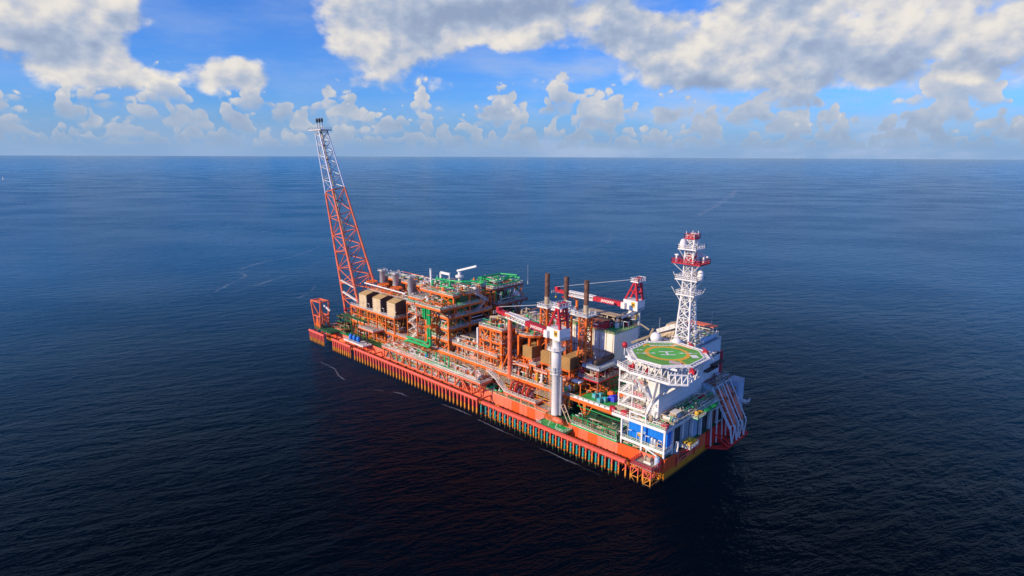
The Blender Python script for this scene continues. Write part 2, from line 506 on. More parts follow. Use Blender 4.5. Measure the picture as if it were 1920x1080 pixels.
def proto_pump(mat):
    th = thing('pump_skid', '', 'pump', (0, 0, 0))
    MB().box(-1.2, 1.2, -.6, .6, 0, .25).build('baseplate', ORANGE, th)
    MB().lathe((-1, 0, .85), [(.05, 0), (.42, .05), (.42, 1.0), (.05, 1.05)], 10, 'x').build('motor', mat, th)
    MB().lathe((.2, 0, .8), [(.1, 0), (.5, .15), (.5, .55), (.1, .7)], 10, 'x').tube((.5, 0, 1.0), (.5, 0, 1.9), .16, 6).build('casing', OFFW, th)
    return th
def proto_cab(mat, w, d, h):
    th = thing('equipment_cabinet', '', 'cabinet', (0, 0, 0))
    MB().box(-w / 2, w / 2, -d / 2, d / 2, .15, h).build('body', mat, th)
    MB().box(-w / 2 - .08, w / 2 + .08, -d / 2 - .08, d / 2 + .08, h, h + .1).build('lid', OFFW, th)
    MB().box(-w * .35, w * .35, -d / 2 - .04, -d / 2 - .003, .4, h * .85).build('door', BLUEG, th)
    m = MB()
    for x in (-w * .4, w * .4): m.box(x - .08, x + .08, -d * .4, d * .4, 0, .15)
    m.build('foot', DARK, th)
    return th
def proto_valve(mat):
    th = thing('valve_station', '', 'valve', (0, 0, 0))
    MB().tube((-1, 0, .7), (1, 0, .7), .2, 8).tube((-1, 0, 0), (-1, 0, .7), .15, 6).tube((1, 0, 0), (1, 0, .7), .15, 6).build('pipe_run', mat, th)
    MB().ball((0, 0, .7), .38, 8, 6).tube((0, 0, .9), (0, 0, 1.6), .08, 6).build('valve_body', GREEN, th)
    MB().lathe((0, 0, 1.6), [(.02, 0), (.34, 0), (.34, .08), (.02, .08)], 10).build('handwheel', RED, th)
    return th
def proto_lamp():
    th = thing('lamp_post', '', 'lamp post', (0, 0, 0))
    MB().tube((0, 0, 0), (0, 0, 2.6), .07, 6).tube((0, 0, 2.6), (.5, 0, 2.9), .06, 6).build('pole', WHITE, th)
    MB().box(.1, 1.4, -.14, .14, 2.85, 3.0).build('lamp_head', WHITE, th)
    return th
protos = {}
def get_proto(kind, key):
    k = (kind, key)
    return protos.get(k)
COLW = {'o': 'orange', 'g': 'green', 'w': 'off-white', 't': 'tan', 'y': 'yellow', 'l': 'light grey', 'r': 'red', 'b': 'blue', 'd': 'rust brown'}
MATS = {**PIPEC, 'b': BLUE}
def equip(kind, c, loc, where, rz=0):
    key = (kind, c)
    mat = MATS[c]
    names = {'vv': 'upright %s vessel %s', 'tv': 'tall slim %s column vessel %s', 'hv': '%s horizontal drum on saddles %s', 'pu': 'small %s pump set %s',
             'cb': '%s equipment cabinet %s', 'va': '%s valve station with red handwheel %s', 'lp': 'white lamp post %s', 'bc': 'large %s equipment box %s'}
    lab = names[kind] % ((COLW[c], where) if kind != 'lp' else (where,))
    p = protos.get(key)
    if p is None:
        p = {'vv': lambda: proto_vvessel(mat, 2.6, .65), 'tv': lambda: proto_vvessel(mat, 4.2, .5), 'hv': lambda: proto_hvessel(mat, 4.2, .75),
             'pu': lambda: proto_pump(mat), 'cb': lambda: proto_cab(mat, 1.4, .9, 1.9), 'va': lambda: proto_valve(mat), 'lp': proto_lamp,
             'bc': lambda: proto_cab(mat, 3.2, 2.2, 2.5)}[kind]()
        protos[key] = p; p.location = loc; p.rotation_euler = (0, 0, rz)
        o = p
    else:
        o = copy_tree(p, loc, rz=rz)
    o['label'] = lab; o['group'] = lab + 's' if not lab.endswith('s') else lab
    o['group'] = 'equipment: ' + lab
    return o
def scatter(x0, x1, y0, y1, z, n, kinds, cols, where, rng=None):
    rng = rng or random
    pts = []
    tries = 0; n = int(n * 1.5)
    while len(pts) < n and tries < 400:
        tries += 1
        p = (rng.uniform(x0, x1), rng.uniform(y0, y1))
        if all((p[0] - q[0]) ** 2 + (p[1] - q[1]) ** 2 > 3.6 for q in pts): pts.append(p)
    for p in pts:
        k = rng.choice(kinds); c = 'w' if k == 'lp' else rng.choice(cols)
        equip(k, c, (p[0], p[1], z), where, rng.choice((0, PI / 2, PI)))

# ---- base process deck (continuous, z 14.3)
pd = thing('process_deck', 'long orange process deck carrying all the topside modules above the hull', 'deck', (100, 23, 7))
def main_section(x0, x1, top=GREY):
    deckset(pd, 14.3, x0, x1, 4.4, 44, ORANGE, top, OFFW, 1.1, 'S' )
main_section(18, 58.8); main_section(59.1, 96.8, GREY); main_section(97.1, 135.8, DGREEN); main_section(136.1, 159.8, DGREEN)
for x in range(20, 160, 7):
    for y in (5, 24, 43): column(pd, x, y, 7.1, 13.2, .8)
braces(pd, [((20 + 14 * k, 5, 7.2), (27 + 14 * k, 5, 13.2)) for k in range(10)] + [((34 + 14 * k, 5, 7.2), (27 + 14 * k, 5, 13.2)) for k in range(9)], .4)
pipework(pd, 20, 158, 4.6, 9, 7.3, 12.8, 70, 'otwoyd')
pipework(pd, 60, 158, 2.4, 4.0, 8, 13.5, 14, 'oty')
m = MB()
for k in range(5):
    m.tube((60, 2.2 + k * .35, 12.0 + k * .3), (159, 2.2 + k * .35, 12.0 + k * .3), .12, 6)
m.build('pipe_bundle', TAN, pd)
for k in range(16): column(pd, 62 + 6.5 * k, 3.0, 7.1, 14, .3)

# bay deck between process modules and accommodation
bay = thing('laydown_bay', 'green laydown deck with a red painted line beside the accommodation block', 'deck', (170, 24, 14.3))
deckset(bay, 14.3, 160.1, 178.5, 4.4, 44, ORANGE, LGREEN, WHITE, 1.1, 'S', .12)
MB().box(161.8, 162.9, 5, 43, 14.305, 14.32).build('painted_line', ORANGE, bay)
MB().box(171, 178, 15, 16, 14.305, 14.32).build('painted_line', ORANGE, bay)
column(bay, 166.5, 5, 7.1, 13.2, 1.2); column(bay, 161, 20, 7.1, 13.2, 1.0); column(bay, 175, 20, 7.1, 13.2, 1.0)
braces(bay, [((166.5, 5, 8), (169.5, 5, 13.2)), ((166.5, 5, 8), (163.5, 5, 13.2))], .4)
m = MB()
for k in range(7): m.box(162 + k * 2.2, 163.6 + k * 2.2, 4.28, 4.36, 14.5, 15.2)
m.build('toe_panel', WHITE, bay)

# ---- left module: laydown platform with intake housings, exhaust stacks
gm = thing('power_module', 'orange turbine module with grey laydown platform near the flare tower', 'module', (38, 18, 14.3))
deckset(gm, 22, 19.5, 57.5, 4, 13, ORANGE, LGREY, OFFW, .8, 'SEW')
deckset(gm, 28.2, 22, 58, 12.6, 20, ORANGE, GREY, OFFW, .8, 'SEW')
deckset(gm, 34.2, 20, 58.5, 21.5, 30, ORANGE, GREY, OFFW, .8, 'SEWN')
deckset(gm, 21, 20, 58, 13.2, 40, ORANGE, GREY, OFFW, .8, 'E')
for x in (20, 27.5, 35, 42.5, 50, 57):
    column(gm, x, 4.3, 14.3, 21.3, .6); column(gm, x, 12.8, 14.3, 27.4, .6); column(gm, x, 22, 14.3, 33.4, .6); column(gm, x, 30, 14.3, 33.4, .6)
braces(gm, [((20 + 7.5 * k, 4.3, 17.8), (27.5 + 7.5 * k, 4.3, 17.8)) for k in range(4)] + [((20 + 7.5 * k, 12.8, 22), (27.5 + 7.5 * k, 12.8, 27.5)) for k in range(5)]
       + [((27.5 + 15 * k, 21.9, 28), (20 + 15 * k, 21.9, 33.6)) for k in range(3)] + [((57, 13, 21), (57, 22, 27.5)), ((57, 22, 28), (57, 30, 33.5)), ((42.5, 4.3, 21), (50, 4.3, 14.5))], .4)
pipework(gm, 20, 57, 5, 12, 14.6, 21, 60, 'ooytwd')
pipework(gm, 22, 57, 14, 20, 21.4, 27.5, 36, 'otwd')
pipework(gm, 22, 58, 14, 20, 28.4, 30.5, 26, 'otwo')
pipework(gm, 22, 58, 22, 30, 34.3, 36.5, 40, 'otwgw')
MB().box(56.6, 57.2, 21.8, 29.5, 22, 33.2).build('wall_panel', PINKR, gm)
MB().box(24, 56, 29, 29.5, 22, 33).build('wall_panel', PINKR, gm)
gp = thing('white_pipe', 'long straight white pipe running in front of the three exhaust stacks', 'pipe', (18, 14, 31))
MB().tube((17.5, 14, 31.3), (52.5, 14, 31.3), .34, 10).build('pipe_barrel', WHITE, gp)
m = MB()
for x in (24, 33, 42, 50): m.bar((x, 14, 28.3), (x, 14, 31), .25)
m.build('support', ORANGE, gp)
# intake housings
paint_roof = paint('golden_tan_roof', (.60, .38, .14), .5, .15)
def intake(x0, lab):
    th = thing('intake_housing', lab, 'air intake', (x0, 5, 22), 'beige turbine intake housings')
    w = 6.3
    MB().add([(x0, 5.6, 22.05), (x0 + w, 5.6, 22.05), (x0 + w, 11, 22.05), (x0, 11, 22.05), (x0, 5.6, 28.6), (x0 + w, 5.6, 28.6), (x0 + w, 9.5, 29.6), (x0, 9.5, 29.6), (x0, 12, 29.0), (x0 + w, 12, 29.0)],
             [(0, 3, 2, 1), (0, 1, 5, 4), (4, 5, 6, 7), (7, 6, 9, 8), (8, 9, 2, 3), (1, 2, 9, 6, 5), (0, 4, 7, 8, 3)]).build('housing', DBROWN, th)
    for k in range(8):
        z = 22.1 + k * .82; dz = .0
        MB().add([(x0 - .05, 5.55, z + .1), (x0 + w + .05, 5.55, z + .1), (x0 + w + .05, 5.0, z + .02), (x0 - .05, 5.0, z + .02), (x0 + w + .05, 5.55, z + .66), (x0 - .05, 5.55, z + .66), (x0 + w + .05, 5.0, z + .44), (x0 - .05, 5.0, z + .44)],
                 [(0, 3, 2, 1), (3, 7, 6, 2), (7, 5, 4, 6), (0, 1, 4, 5), (1, 2, 6, 4), (0, 5, 7, 3)]).build('weather_hood', BEIGE, th)
    MB().add([(x0 - .1, 4.9, 28.66), (x0 + w + .1, 4.9, 28.66), (x0 + w + .1, 9.2, 29.8), (x0 - .1, 9.2, 29.8), (x0 + w + .1, 12, 29.2), (x0 - .1, 12, 29.2)], [(0, 1, 2, 3), (3, 2, 4, 5)]).build('roof_sheet', paint_roof, th)
    return th
intake(26.2, 'beige louvred intake housing nearest the flare tower')
intake(38.2, 'middle one of the three beige louvred intake housings')
intake(50.2, 'beige louvred intake housing at the corner of the laydown platform')
def stack(x, lab):
    th = thing('exhaust_stack', lab, 'exhaust stack', (x, 19.5, 28), 'turbine exhaust stacks')
    MB().lathe((x, 19.6, 28.3), [(1.5, 0), (1.5, 9.9), (1.62, 9.95), (1.62, 10.3), (1.3, 10.32), (1.3, 6)], 16).build('stack_pipe', LGREY, th)
    MB().add([(x - 4.5, 20.5, 31), (x - 1.2, 19, 31), (x - 1.2, 19, 35), (x - 4.5, 22.5, 33)], [(0, 1, 2, 3)]).box(x - 1.6, x + 1.6, 21, 27, 29, 34).build('duct', TAN, th)
    MB().rail([(x - 2, 18, 38), (x + 2, 18, 38), (x + 2, 21.6, 38), (x - 2, 21.6, 38)], .9, closed=True).build('top_rail', OFFW, th)
    return th
stack(25.6, 'grey exhaust stack closest to the flare tower'); stack(37, 'middle grey exhaust stack of three'); stack(49.2, 'grey exhaust stack closest to the tall process module')
for x, lab in ((19.5, 'orange octagonal frame at the foot of the flare tower leg'), (29.8, 'orange octagonal frame before the middle exhaust stack'), (41, 'orange octagonal frame between the second and third exhaust stacks')):
    th = thing('octagonal_frame', lab, 'steel frame', (x, 16.5, 28), 'orange octagonal frames')
    m = MB(); m2 = MB()
    P8 = [(x + 3.4 * math.cos(PI / 8 + k * PI / 4), 17 + 2.6 * math.sin(PI / 8 + k * PI / 4)) for k in range(8)]
    for k in range(8):
        a, c = P8[k], P8[(k + 1) % 8]; m.bar((a[0], a[1], 32), (c[0], c[1], 32), .4)
        m.bar((a[0], a[1], 32), (x, 17, 32), .25)
        if k % 2: m2.bar((a[0], a[1], 28.3), (a[0], a[1], 31.8), .3)
    m.build('ring', ORANGE, th); m2.build('support', ORANGE, th)

# ---- tall process module
pm = thing('process_module', 'tall multi-storey orange process module with green pipes on its open decks', 'module', (78, 18, 14.3))
for z, x0, x1, y0, y1, top in ((19.2, 79, 95, 5, 30, GREY), (24.2, 79, 95, 5, 30, GREY), (29.2, 79, 95, 5, 30, DGREEN), (20.2, 60, 78.8, 10, 30, GREY), (25.2, 60, 78.8, 10, 30, GREY), (29.6, 60, 78.8, 9, 30, GREY)):
    deckset(pm, z, x0, x1, y0, y1, ORANGE, top, OFFW, .9, 'SEW')
deckset(pm, 33.8, 79, 96, 0, 24, ORANGE, LGREEN, OFFW, .9, 'SEW')
braces(pm, [((88, 26, 29.3), (88, 26, 36)), ((94.6, 26, 29.3), (94.6, 26, 36)), ((94.6, 29.6, 29.3), (94.6, 29.6, 36)), ((88, 26, 36), (94.6, 26, 36)), ((94.6, 26, 36), (94.6, 30, 36)), ((88, 26, 29.5), (94.6, 26, 36)), ((88, 29.6, 36), (94.6, 29.6, 36)), ((88, 26, 36), (88, 30, 36)), ((94.6, 26, 29.5), (94.6, 29.6, 36))], .5)
deckset(pm, 33.8, 66, 78.8, 6, 30, ORANGE, GREY, OFFW, .9, 'SW')
MB().prism([(72, 8), (94.5, 8), (94.5, 12), (92, 12), (92, 15), (95, 15), (95, 24), (72, 24)], 37.85, 38.0).build('deck', GREY, pm)
P = [(72, 8), (94.5, 8), (94.5, 12), (92, 12), (92, 15), (95, 15), (95, 24), (72, 24)]
m = MB(); r = MB()
for a, c in zip(P, P[1:] + P[:1]): m.bar((a[0], a[1], 37.55), (c[0], c[1], 37.55), .24, .95)
m.build('edge_beam', ORANGE, pm); r.rail([(a[0], a[1], 38.05) for a in P], closed=True); r.build('railing', OFFW, pm)
for x in (66.5, 79.5, 87, 94.6):
    for y in ((10.4 if x < 70 else 5.4), 17, 29.6):
        column(pm, x, y, 14.3, 28.4, .9)
        if x > 70: column(pm, x, min(max(y, 8.4), 23.6), 29.2, 37.2, .8)
sg = []
for zb, zt in ((14.3, 18.4), (19.2, 23.4), (24.2, 28.4), (29.2, 33)):
    for xa in (79.5, 90): sg.append(((xa, 5.4, zb), (xa + 4.6, 5.4, zt)))
    sg.append(((94.7, 6, zb), (94.7, 11, zt))); sg.append(((94.7, 17, zb), (94.7, 12, zt))); sg.append(((94.7, 29.5, zb), (94.7, 24, zt)))
sg += [((87, 5.4, 29.2), (83, .6, 33)), ((94.6, 5.4, 29.2), (94.6, .6, 33)), ((94.6, .6, 33.9), (92, 8.2, 37)), ((80, .6, 33.9), (82, 8.2, 37)), ((87, 8.2, 37), (94.5, 8.2, 34))]
braces(pm, sg, .45)
for z0, z1, n, cc in ((14.6, 18.4, 40, 'ottwd'), (19.4, 23.4, 46, 'ottwgd'), (24.4, 28.4, 46, 'otgwgd'), (29.4, 33, 46, 'ogwtg')):
    pipework(pm, 79.5, 94, 5.4, 16, z0, z1, n, cc)
    pipework(pm, 61, 79, 9.5, 16, z0 + .6, z1, n // 2, cc)
    pipework(pm, 88, 94.6, 6, 29, z0, z1, n // 2, cc)
pipework(pm, 79.5, 95, 1, 8, 34, 36.5, 26, 'ogotw')
pipework(pm, 73, 94, 8.6, 23.5, 38.1, 41, 80, 'owgtwo', rmax=.2)
m = MB()
for pts in ([(76, 14, 38), (76, 14, 42), (84, 14, 42.5), (91, 16, 42.5), (93, 20, 41)], [(82, 12, 38), (82, 12, 41.5), (88, 18, 42), (93.5, 23, 42)], [(78, 18, 38.5), (86, 22, 41.6)], [(84, 10, 38), (84, 10, 40.5), (92, 11, 40.5)]):
    m.pipe([Vector(p) for p in pts], .38, 8)
m.build('large_pipe', GREEN, pm)
MB().box(64, 92.5, 13.5, 28, 14.5, 28).build('gap_shade_core', DARK, pm)  # dark box added so the gaps between decks read as deep shade
MB().box(60, 66, 12, 28, 14.5, 24).build('gap_shade_core', DARK, pm)
for q in (1,):
    m = MB()
    m.pipe([(87.6, 1, 33), (87.6, 1, 16.8), (86.2, 1, 15.8), (72, 1, 15.6), (70.2, .6, 15.0)], .62, 10)
    m.pipe([(85.9, 1.2, 33), (85.9, 1.2, 18.3), (84.6, 1.2, 17.2), (71, 1.2, 17.0)], .5, 10)
    m.pipe([(83.9, 1.4, 33), (83.9, 1.4, 27.5)], .55, 10); m.pipe([(82.4, 1.6, 33), (82.4, 1.6, 28)], .45, 10)
    th = thing('green_pipe_bend', 'thick bright green pipes dropping from the process module and bending left', 'pipes', (86, 1, 16))
    m.build('pipe_barrel', GREEN, th)
    k = MB()
    for z in (20, 25.5, 30): k.tube((87.6, 1, z), (87.6, 1, z + .35), .95, 10)
    k.build('flange', ORANGE, th); k = MB()
    k.box(84.6, 89, .5, 4.4, 24.3, 25.2); k.box(76, 77, 0, 4.4, 14.4, 15.1); k.box(83, 84, 0, 4.4, 14.4, 15.1)
    k.build('support', ORANGE, th)
rngf = random.Random(77)
def infill(th, x0, x1, y0, y1, levels, n, mats):
    for mt in mats:
        m = MB()
        for k in range(n):
            zb, zt = rngf.choice(levels); x = rngf.uniform(x0, x1); y = rngf.uniform(y0, y1); r = rngf.random()
            if r < .4: m.bar((x, y, zb), (x, y, zt), rngf.uniform(.14, .3))
            elif r < .7:
                z = rngf.uniform(zb + .8, zt); L = rngf.uniform(2, 6); m.bar((x, y, z), (min(x1, x + L), y, z), rngf.uniform(.14, .3))
            elif r < .85: m.box(x, x + rngf.uniform(.5, 1.6), y, y + rngf.uniform(.4, 1.2), zb, zb + rngf.uniform(.8, 2.2))
            else: m.bar((x, y, zb), (min(x1, x + rngf.uniform(1.5, 3)), y, zt), .2)
        m.build('secondary_framing', mt, th)['kind'] = 'stuff'
infill(pm, 79.5, 94.5, 5.3, 12, [(14.4, 18.4), (19.3, 23.4), (24.3, 28.4), (29.3, 33)], 46, [ORANGE2, PINKR, TAN, OFFW, YELLOW])
infill(pm, 61, 79, 9.5, 14, [(14.4, 19.4), (20.3, 24.4), (25.3, 28.8)], 30, [ORANGE2, PINKR, OFFW])
infill(gm, 20, 57, 4.6, 12, [(14.4, 21.2)], 46, [ORANGE2, PINKR, YELLOW, TAN])
infill(pd, 20, 158, 4.6, 8, [(7.2, 13)], 70, [ORANGE2, PINKR, OFFW, YELLOW, DARK])
# deck under process module front: stair tower
sf = [((58.8, 4.6, 14.4), (64, 4.6, 18.6)), ((64.5, 5.4, 18.8), (59.3, 5.4, 22.4)), ((59.3, 4.6, 22.6), (64.5, 4.6, 26.4)), ((64.5, 5.6, 26.6), (60, 5.6, 29.6)), ((60.5, 8, 29.8), (66, 8, 33.6))]
for k, (a, c) in enumerate(sf):
    a = (a[0] + 9.5, a[1], a[2]); c = (c[0] + 9.5, c[1], c[2])
    stair(a, c, 1.2, ['lowest', 'second lowest', 'middle', 'fourth', 'topmost'][k] + ' pale stair flight of the stair tower beside the process module')
tw = thing('stair_tower_frame', 'slim orange stair tower frame between laydown platform and process module', 'stair tower', (61.5, 5, 14.3))
TX = 9.5
for x in (58.4 + TX, 65.4 + TX):
    for y in (3.8, 7.8): column(tw, x, y, 14.3, 31, .35)
for z in (18.7, 22.5, 26.5, 30): MB().box(58.2 + TX, 65.6 + TX, 6.3, 8, z - .15, z).build('landing', GREY, tw)
m = MB()
for z in (18.7, 22.5, 26.5, 30): m.rail([(58.3 + TX, 3.8, z), (58.3 + TX, 8, z)]); m.rail([(65.5 + TX, 3.8, z), (65.5 + TX, 8, z)])
for z in (14.4, 18.7, 22.5, 26.5): m.bar((58.4 + TX, 3.8, z), (65.4 + TX, 3.8, z + 3.8), .2)
m.build('railing', OFFW, tw)
stair((95.4, 20, 29.4), (95.4, 25.5, 33.8), 1.2, 'grey stair flight on the shaded side of the process module', LGREY, 'x')
stair((96.6, 25.5, 33.8), (96.6, 18.5, 38), 1.2, 'upper grey stair flight reaching the top deck of the process module', LGREY, 'x')

# rear module with green headers
rm = thing('rear_module', 'rear orange module with green header pipes overhanging the far side', 'module', (85, 40, 14.3))
deckset(rm, 37.5, 78, 95, 31, 50, PINKR, GREY, OFFW, .9, 'SENW')
deckset(rm, 31, 60, 98, 31, 50, PINKR, GREY, LGREY, .9, 'SENW')
deckset(rm, 24, 60, 99, 31, 49, PINKR, DARK, LGREY, .9, 'SE')
for x in (61, 73, 86, 95):
    for y in (31.5, 45.5): column(rm, x, y, 14.3, 36.8 if x > 80 else 30.2, .8, ORANGE)
braces(rm, [((95, 45.5, 24), (95, 50, 30.2)), ((95, 45.5, 31), (95, 49.6, 36.8)), ((86, 31.5, 31), (95, 31.5, 36.8)), ((95, 31.5, 24), (95, 38, 30.2))], .4)
for z0, z1, n in ((24.3, 30, 40), (31.3, 36.5, 60), (14.6, 23, 40)):
    pipework(rm, 70, 97.5, 31.5, 48, z0, z1, n, 'odtgwd')
pipework(rm, 79, 94, 32, 49, 37.8, 40, 40, 'gwotg')
m = MB()
for pts in ([(79, 32, 39), (88, 32, 39), (88, 48, 40), (94, 49, 40)], [(80, 36, 40), (92, 36, 40), (92, 47, 40.5)], [(84, 34, 38), (84, 34, 41), (84, 46, 41), (92, 49, 41)], [(78, 33.5, 38.5), (94, 33.5, 38.5), (94, 49, 38.7)]):
    m.pipe([Vector(p) for p in pts], .45, 8)
m.build('large_pipe', GREEN, rm)
MB().box(61, 92, 33, 46, 14.6, 30).build('gap_shade_core', DBROWN, rm)  # dark filler standing in for shade inside the rear module
fd = thing('round_tank', 'white domed tank on the rear module under the green header pipes', 'tank', (95, 44, 31))
MB().lathe((95.6, 45, 31.1), [(1.7, 0), (1.7, 2.4), (1.2, 3.3), (.1, 3.7)], 14).build('shell', OFFW, fd)
MB().tube((95.6, 45, 34.7), (95.6, 45, 35.4), .2, 6).build('nozzle', LGREY, fd)

# small white pedestal crane and portal on process module roof
sc = thing('small_crane', 'small white pedestal crane on the roof of the process module', 'crane', (85, 20, 38))
MB().tube((85, 20, 38), (85, 20, 45.5), .75, 10).build('pedestal', WHITE, sc)
MB().lathe((85, 20, 42.8), [(.7, 0), (1.9, .2), (1.9, 1.2), (.7, 1.25)], 10).build('basket', OFFW, sc)
MB().bar((84.2, 19.4, 46), (95.5, 20.5, 49.4), .7, .8).build('boom', WHITE, sc)
pf = thing('portal_frame', 'white portal frame on the process module roof', 'frame', (76, 20, 38))
m = MB(); m.bar((72, 20, 38), (72, 20, 43.5), .8); m.bar((72, 20, 43.5), (78.4, 20, 43.5), .8, 1.0); m.bar((78, 20, 38), (78, 20, 43.1), .4); m.build('frame_tube', WHITE, pf)
vp = thing('vent_pipe', 'slim white vent pipe rising from the process module roof', 'vent', (66.5, 17, 38))
MB().tube((68.5, 17, 33.8), (68.5, 17, 44.6), .5, 8).build('vent_barrel', WHITE, vp)
MB().tube((68.5, 17, 44.6), (68.5, 17, 45.2), .62, 8).build('cap', LGREY, vp)

MB().box(21, 56, 8.5, 12.4, 14.5, 20.8).build('gap_shade_core', DBROWN, gm)
MB().box(20, 158, 9.5, 40, 7.2, 12.8).build('gap_shade_core', DARK, pd)  # dark fillers added as shade behind the open framing
# ---- riser porch platform
pc = thing('pipe_porch', 'long riser porch platform overhanging the hull side with pale deck and orange posts', 'platform', (100, -2, 7))
deckset(pc, 11.6, 60, 125, -5, 1.2, ORANGE2, GREY, OFFW, .8, 'SE')
deckset(pc, 6.9, 62, 112, -4.4, -.2, ORANGE2, GREY, LGREY, .5, 'SW')
for k in range(14): column(pc, 61 + k * 4.9, -4.7, 7 if k < 11 else 6.4, 11, .45, ORANGE2)
braces(pc, [((62 + 12 * k, -4.7, 7), (65 + 12 * k, -4.7, 11)) for k in range(5)] + [((68 + 12 * k, -4.7, 7), (65 + 12 * k, -4.7, 11)) for k in range(5)]
       + [((124.5, -4.8, 11), (120, -1, 6)), ((124.5, 1, 11), (120, 0, 6.8)), ((119, -4.7, 11), (119, -.1, 5.5)), ((114, -4.7, 11), (118, -4.7, 6.4))], .4, ORANGE2)
pipework(pc, 61, 122, -4.4, .8, 11.7, 13.6, 130, 'owtgwow', rmax=.17)
pipework(pc, 62, 112, -4, -.4, 7, 10.8, 60, 'owtgd', rmax=.17)
m = MB()
for x in (96.5, 102, 104.5): m.pipe([(x, -3, 11.7), (x, -3, 14.5), (x - 1.5, -2, 16.2)], .3, 8)
m.pipe([(84, -3, 11.7), (84, -3, 15), (90, -3, 15), (90, -3, 11.7)], .22, 8); m.build('gooseneck_pipe', GREEN, pc)
for x, c in ((89, 'b'), (108, 'o'), (113, 'o'), (72, 't'), (66, 'w'), (94, 'w'), (117, 'y'), (78, 'o'), (121, 'o')):
    equip('cb' if c != 'b' else 'vv', c, (x, -2.2, 11.6), 'on the riser porch')
scatter(62, 112, -3, -1.5, 6.9, 12, ['vv', 'pu', 'cb'], 'bolg', 'on the lower ledge of the riser porch')
scatter(62, 122, -3.5, 0, 11.6, 14, ['va', 'pu', 'lp'], 'owl', 'along the riser porch')
sp2 = thing('side_platform', 'small dark platform with three blue tanks beside the left guard', 'platform', (40, -3, 7))
deckset(sp2, 7.6, 27, 44, -5, -.1, OFFW, OFFW, OFFW, .5, 'S')
for x in (30, 36, 42): column(sp2, x, -1.2, 7.1, 14.1, .5, DBROWN); column(sp2, x, -4.7, 4, 7.1, .4)
deckset(sp2, 14.6, 35, 48, -1.5, 4, ORANGE2, GREY, OFFW, .5, 'SE')
for k, x in enumerate((31.5, 34.8, 38.2)):
    th = thing('blue_tank', 'upright blue tank on the side platform, %s of the three' % ('leftmost', 'middle one', 'rightmost')[k], 'tank', (x, -4, 7.6), 'blue tanks on the side platform')
    MB().lathe((x, -3.8, 7.7), [(.1, 0), (.9, .02), (.9, 2.7), (.6, 3.0), (.1, 3.1)], 12).build('shell', BLUE, th)
    MB().tube((x, -3.8, 10.8), (x, -3.8, 11.5), .15, 6).build('nozzle', LGREY, th)
lp2 = thing('end_platform', 'green railed walkway coloured dark for cloud shadow at the left end above the first guard', 'platform', (6, -2, 8))
deckset(lp2, 8, -1.5, 15.5, -5.5, -.2, DGREEN, DGREEN, DGREEN, .5, 'SEW')
for x in (1, 6, 11): column(lp2, x, -5.1, 6.2, 7.6, .4)
MB().box(16, 34, -.9, -.1, 7.3, 7.5).build('walkway', DGREEN, lp2); MB().rail([(16, -.9, 7.5), (27, -.9, 7.5)]).build('railing', GREEN, lp2)

# left end deck clutter
le = thing('mooring_deck_frame', 'low dark framework of winches and piping on the left end of the hull', 'framework', (9, 20, 7))
deckset(le, 12, 2, 17.5, 6, 40, DGREEN, DARK, DGREEN, .5, 'SW')
for x in (3, 10, 17):
    for y in (7, 22, 38): column(le, x, y, 7.1, 11.5, .5, DGREEN)
pipework(le, 2, 17, 1, 14, 7.3, 11.5, 60, 'dgodtd'); pipework(le, 2, 17, 6, 30, 12.1, 14, 40, 'owtgd')
for x, y in ((6, 2), (10, 3), (14, 3)):
    equip('pu', 'g', (x, y, 7.12), 'on the left end of the hull')
rb = thing('red_ball_buoy', 'bright red ball float at the left end deck', 'buoy', (12, 5, 17))
MB().ball((12.5, 5, 18), .95, 12, 8).build('ball', RED, rb); MB().tube((12.5, 5, 12), (12.5, 5, 17.2), .15, 6).build('pole', LGREY, rb)
pipework(gm, 18.5, 30, 4.8, 12, 7.3, 13, 30, 'dgod')
gt = thing('green_cable_tray', 'green railed cable bridge below the flare tower', 'walkway', (20, 3, 15))
MB().box(14, 34, 2.2, 3.8, 15.9, 16.05).build('deck', DGREEN, gt)
MB().rail([(14, 2.2, 16), (34, 2.2, 16)], 1.0, 1.2, .1).rail([(14, 3.8, 16), (34, 3.8, 16)], 1.0, 1.2, .08).build('railing', DGREEN, gt)
m = MB()
for x in (15, 21, 27, 33): m.bar((x, 3, 7.1), (x, 3, 15.8), .4)
m.build('post', DGREEN, gt)
scatter(20, 56, 5.2, 11.5, 14.3, 14, ['vv', 'tv', 'hv', 'pu', 'bc'], 'oywtd', 'under the laydown platform')
scatter(24, 56, 14, 19, 28.2, 9, ['lp', 'va', 'pu'], 'owt', 'on the intake walkway deck')
scatter(22, 57, 22, 29.5, 34.2, 16, ['lp', 'va', 'cb', 'pu', 'hv'], 'wotg', 'behind the exhaust stacks')
for z, w in ((14.3, 'on the lowest storey of the tall process module'), (19.2, 'on the second storey of the tall process module'), (24.2, 'on the third storey of the tall process module'), (29.2, 'on the fourth storey of the tall process module')):
    scatter(80, 93.5, 6, 12.5, z, 9, ['vv', 'hv', 'pu', 'cb', 'va'], 'otwgd', w)
scatter(80, 95, 1.2, 7, 33.8, 7, ['va', 'vv', 'pu', 'lp'], 'otw', 'on the green overhanging deck')
scatter(73, 94, 9, 23.5, 38, 22, ['va', 'vv', 'lp', 'cb', 'hv', 'tv'], 'owtgw', 'on the top deck of the tall process module')
scatter(79, 94, 32, 49, 37.5, 10, ['va', 'lp', 'cb', 'vv'], 'gwo', 'on the rear module roof')
scatter(72, 97, 32, 48, 31, 14, ['vv', 'va', 'hv', 'lp'], 'odtg', 'under the green header pipes')

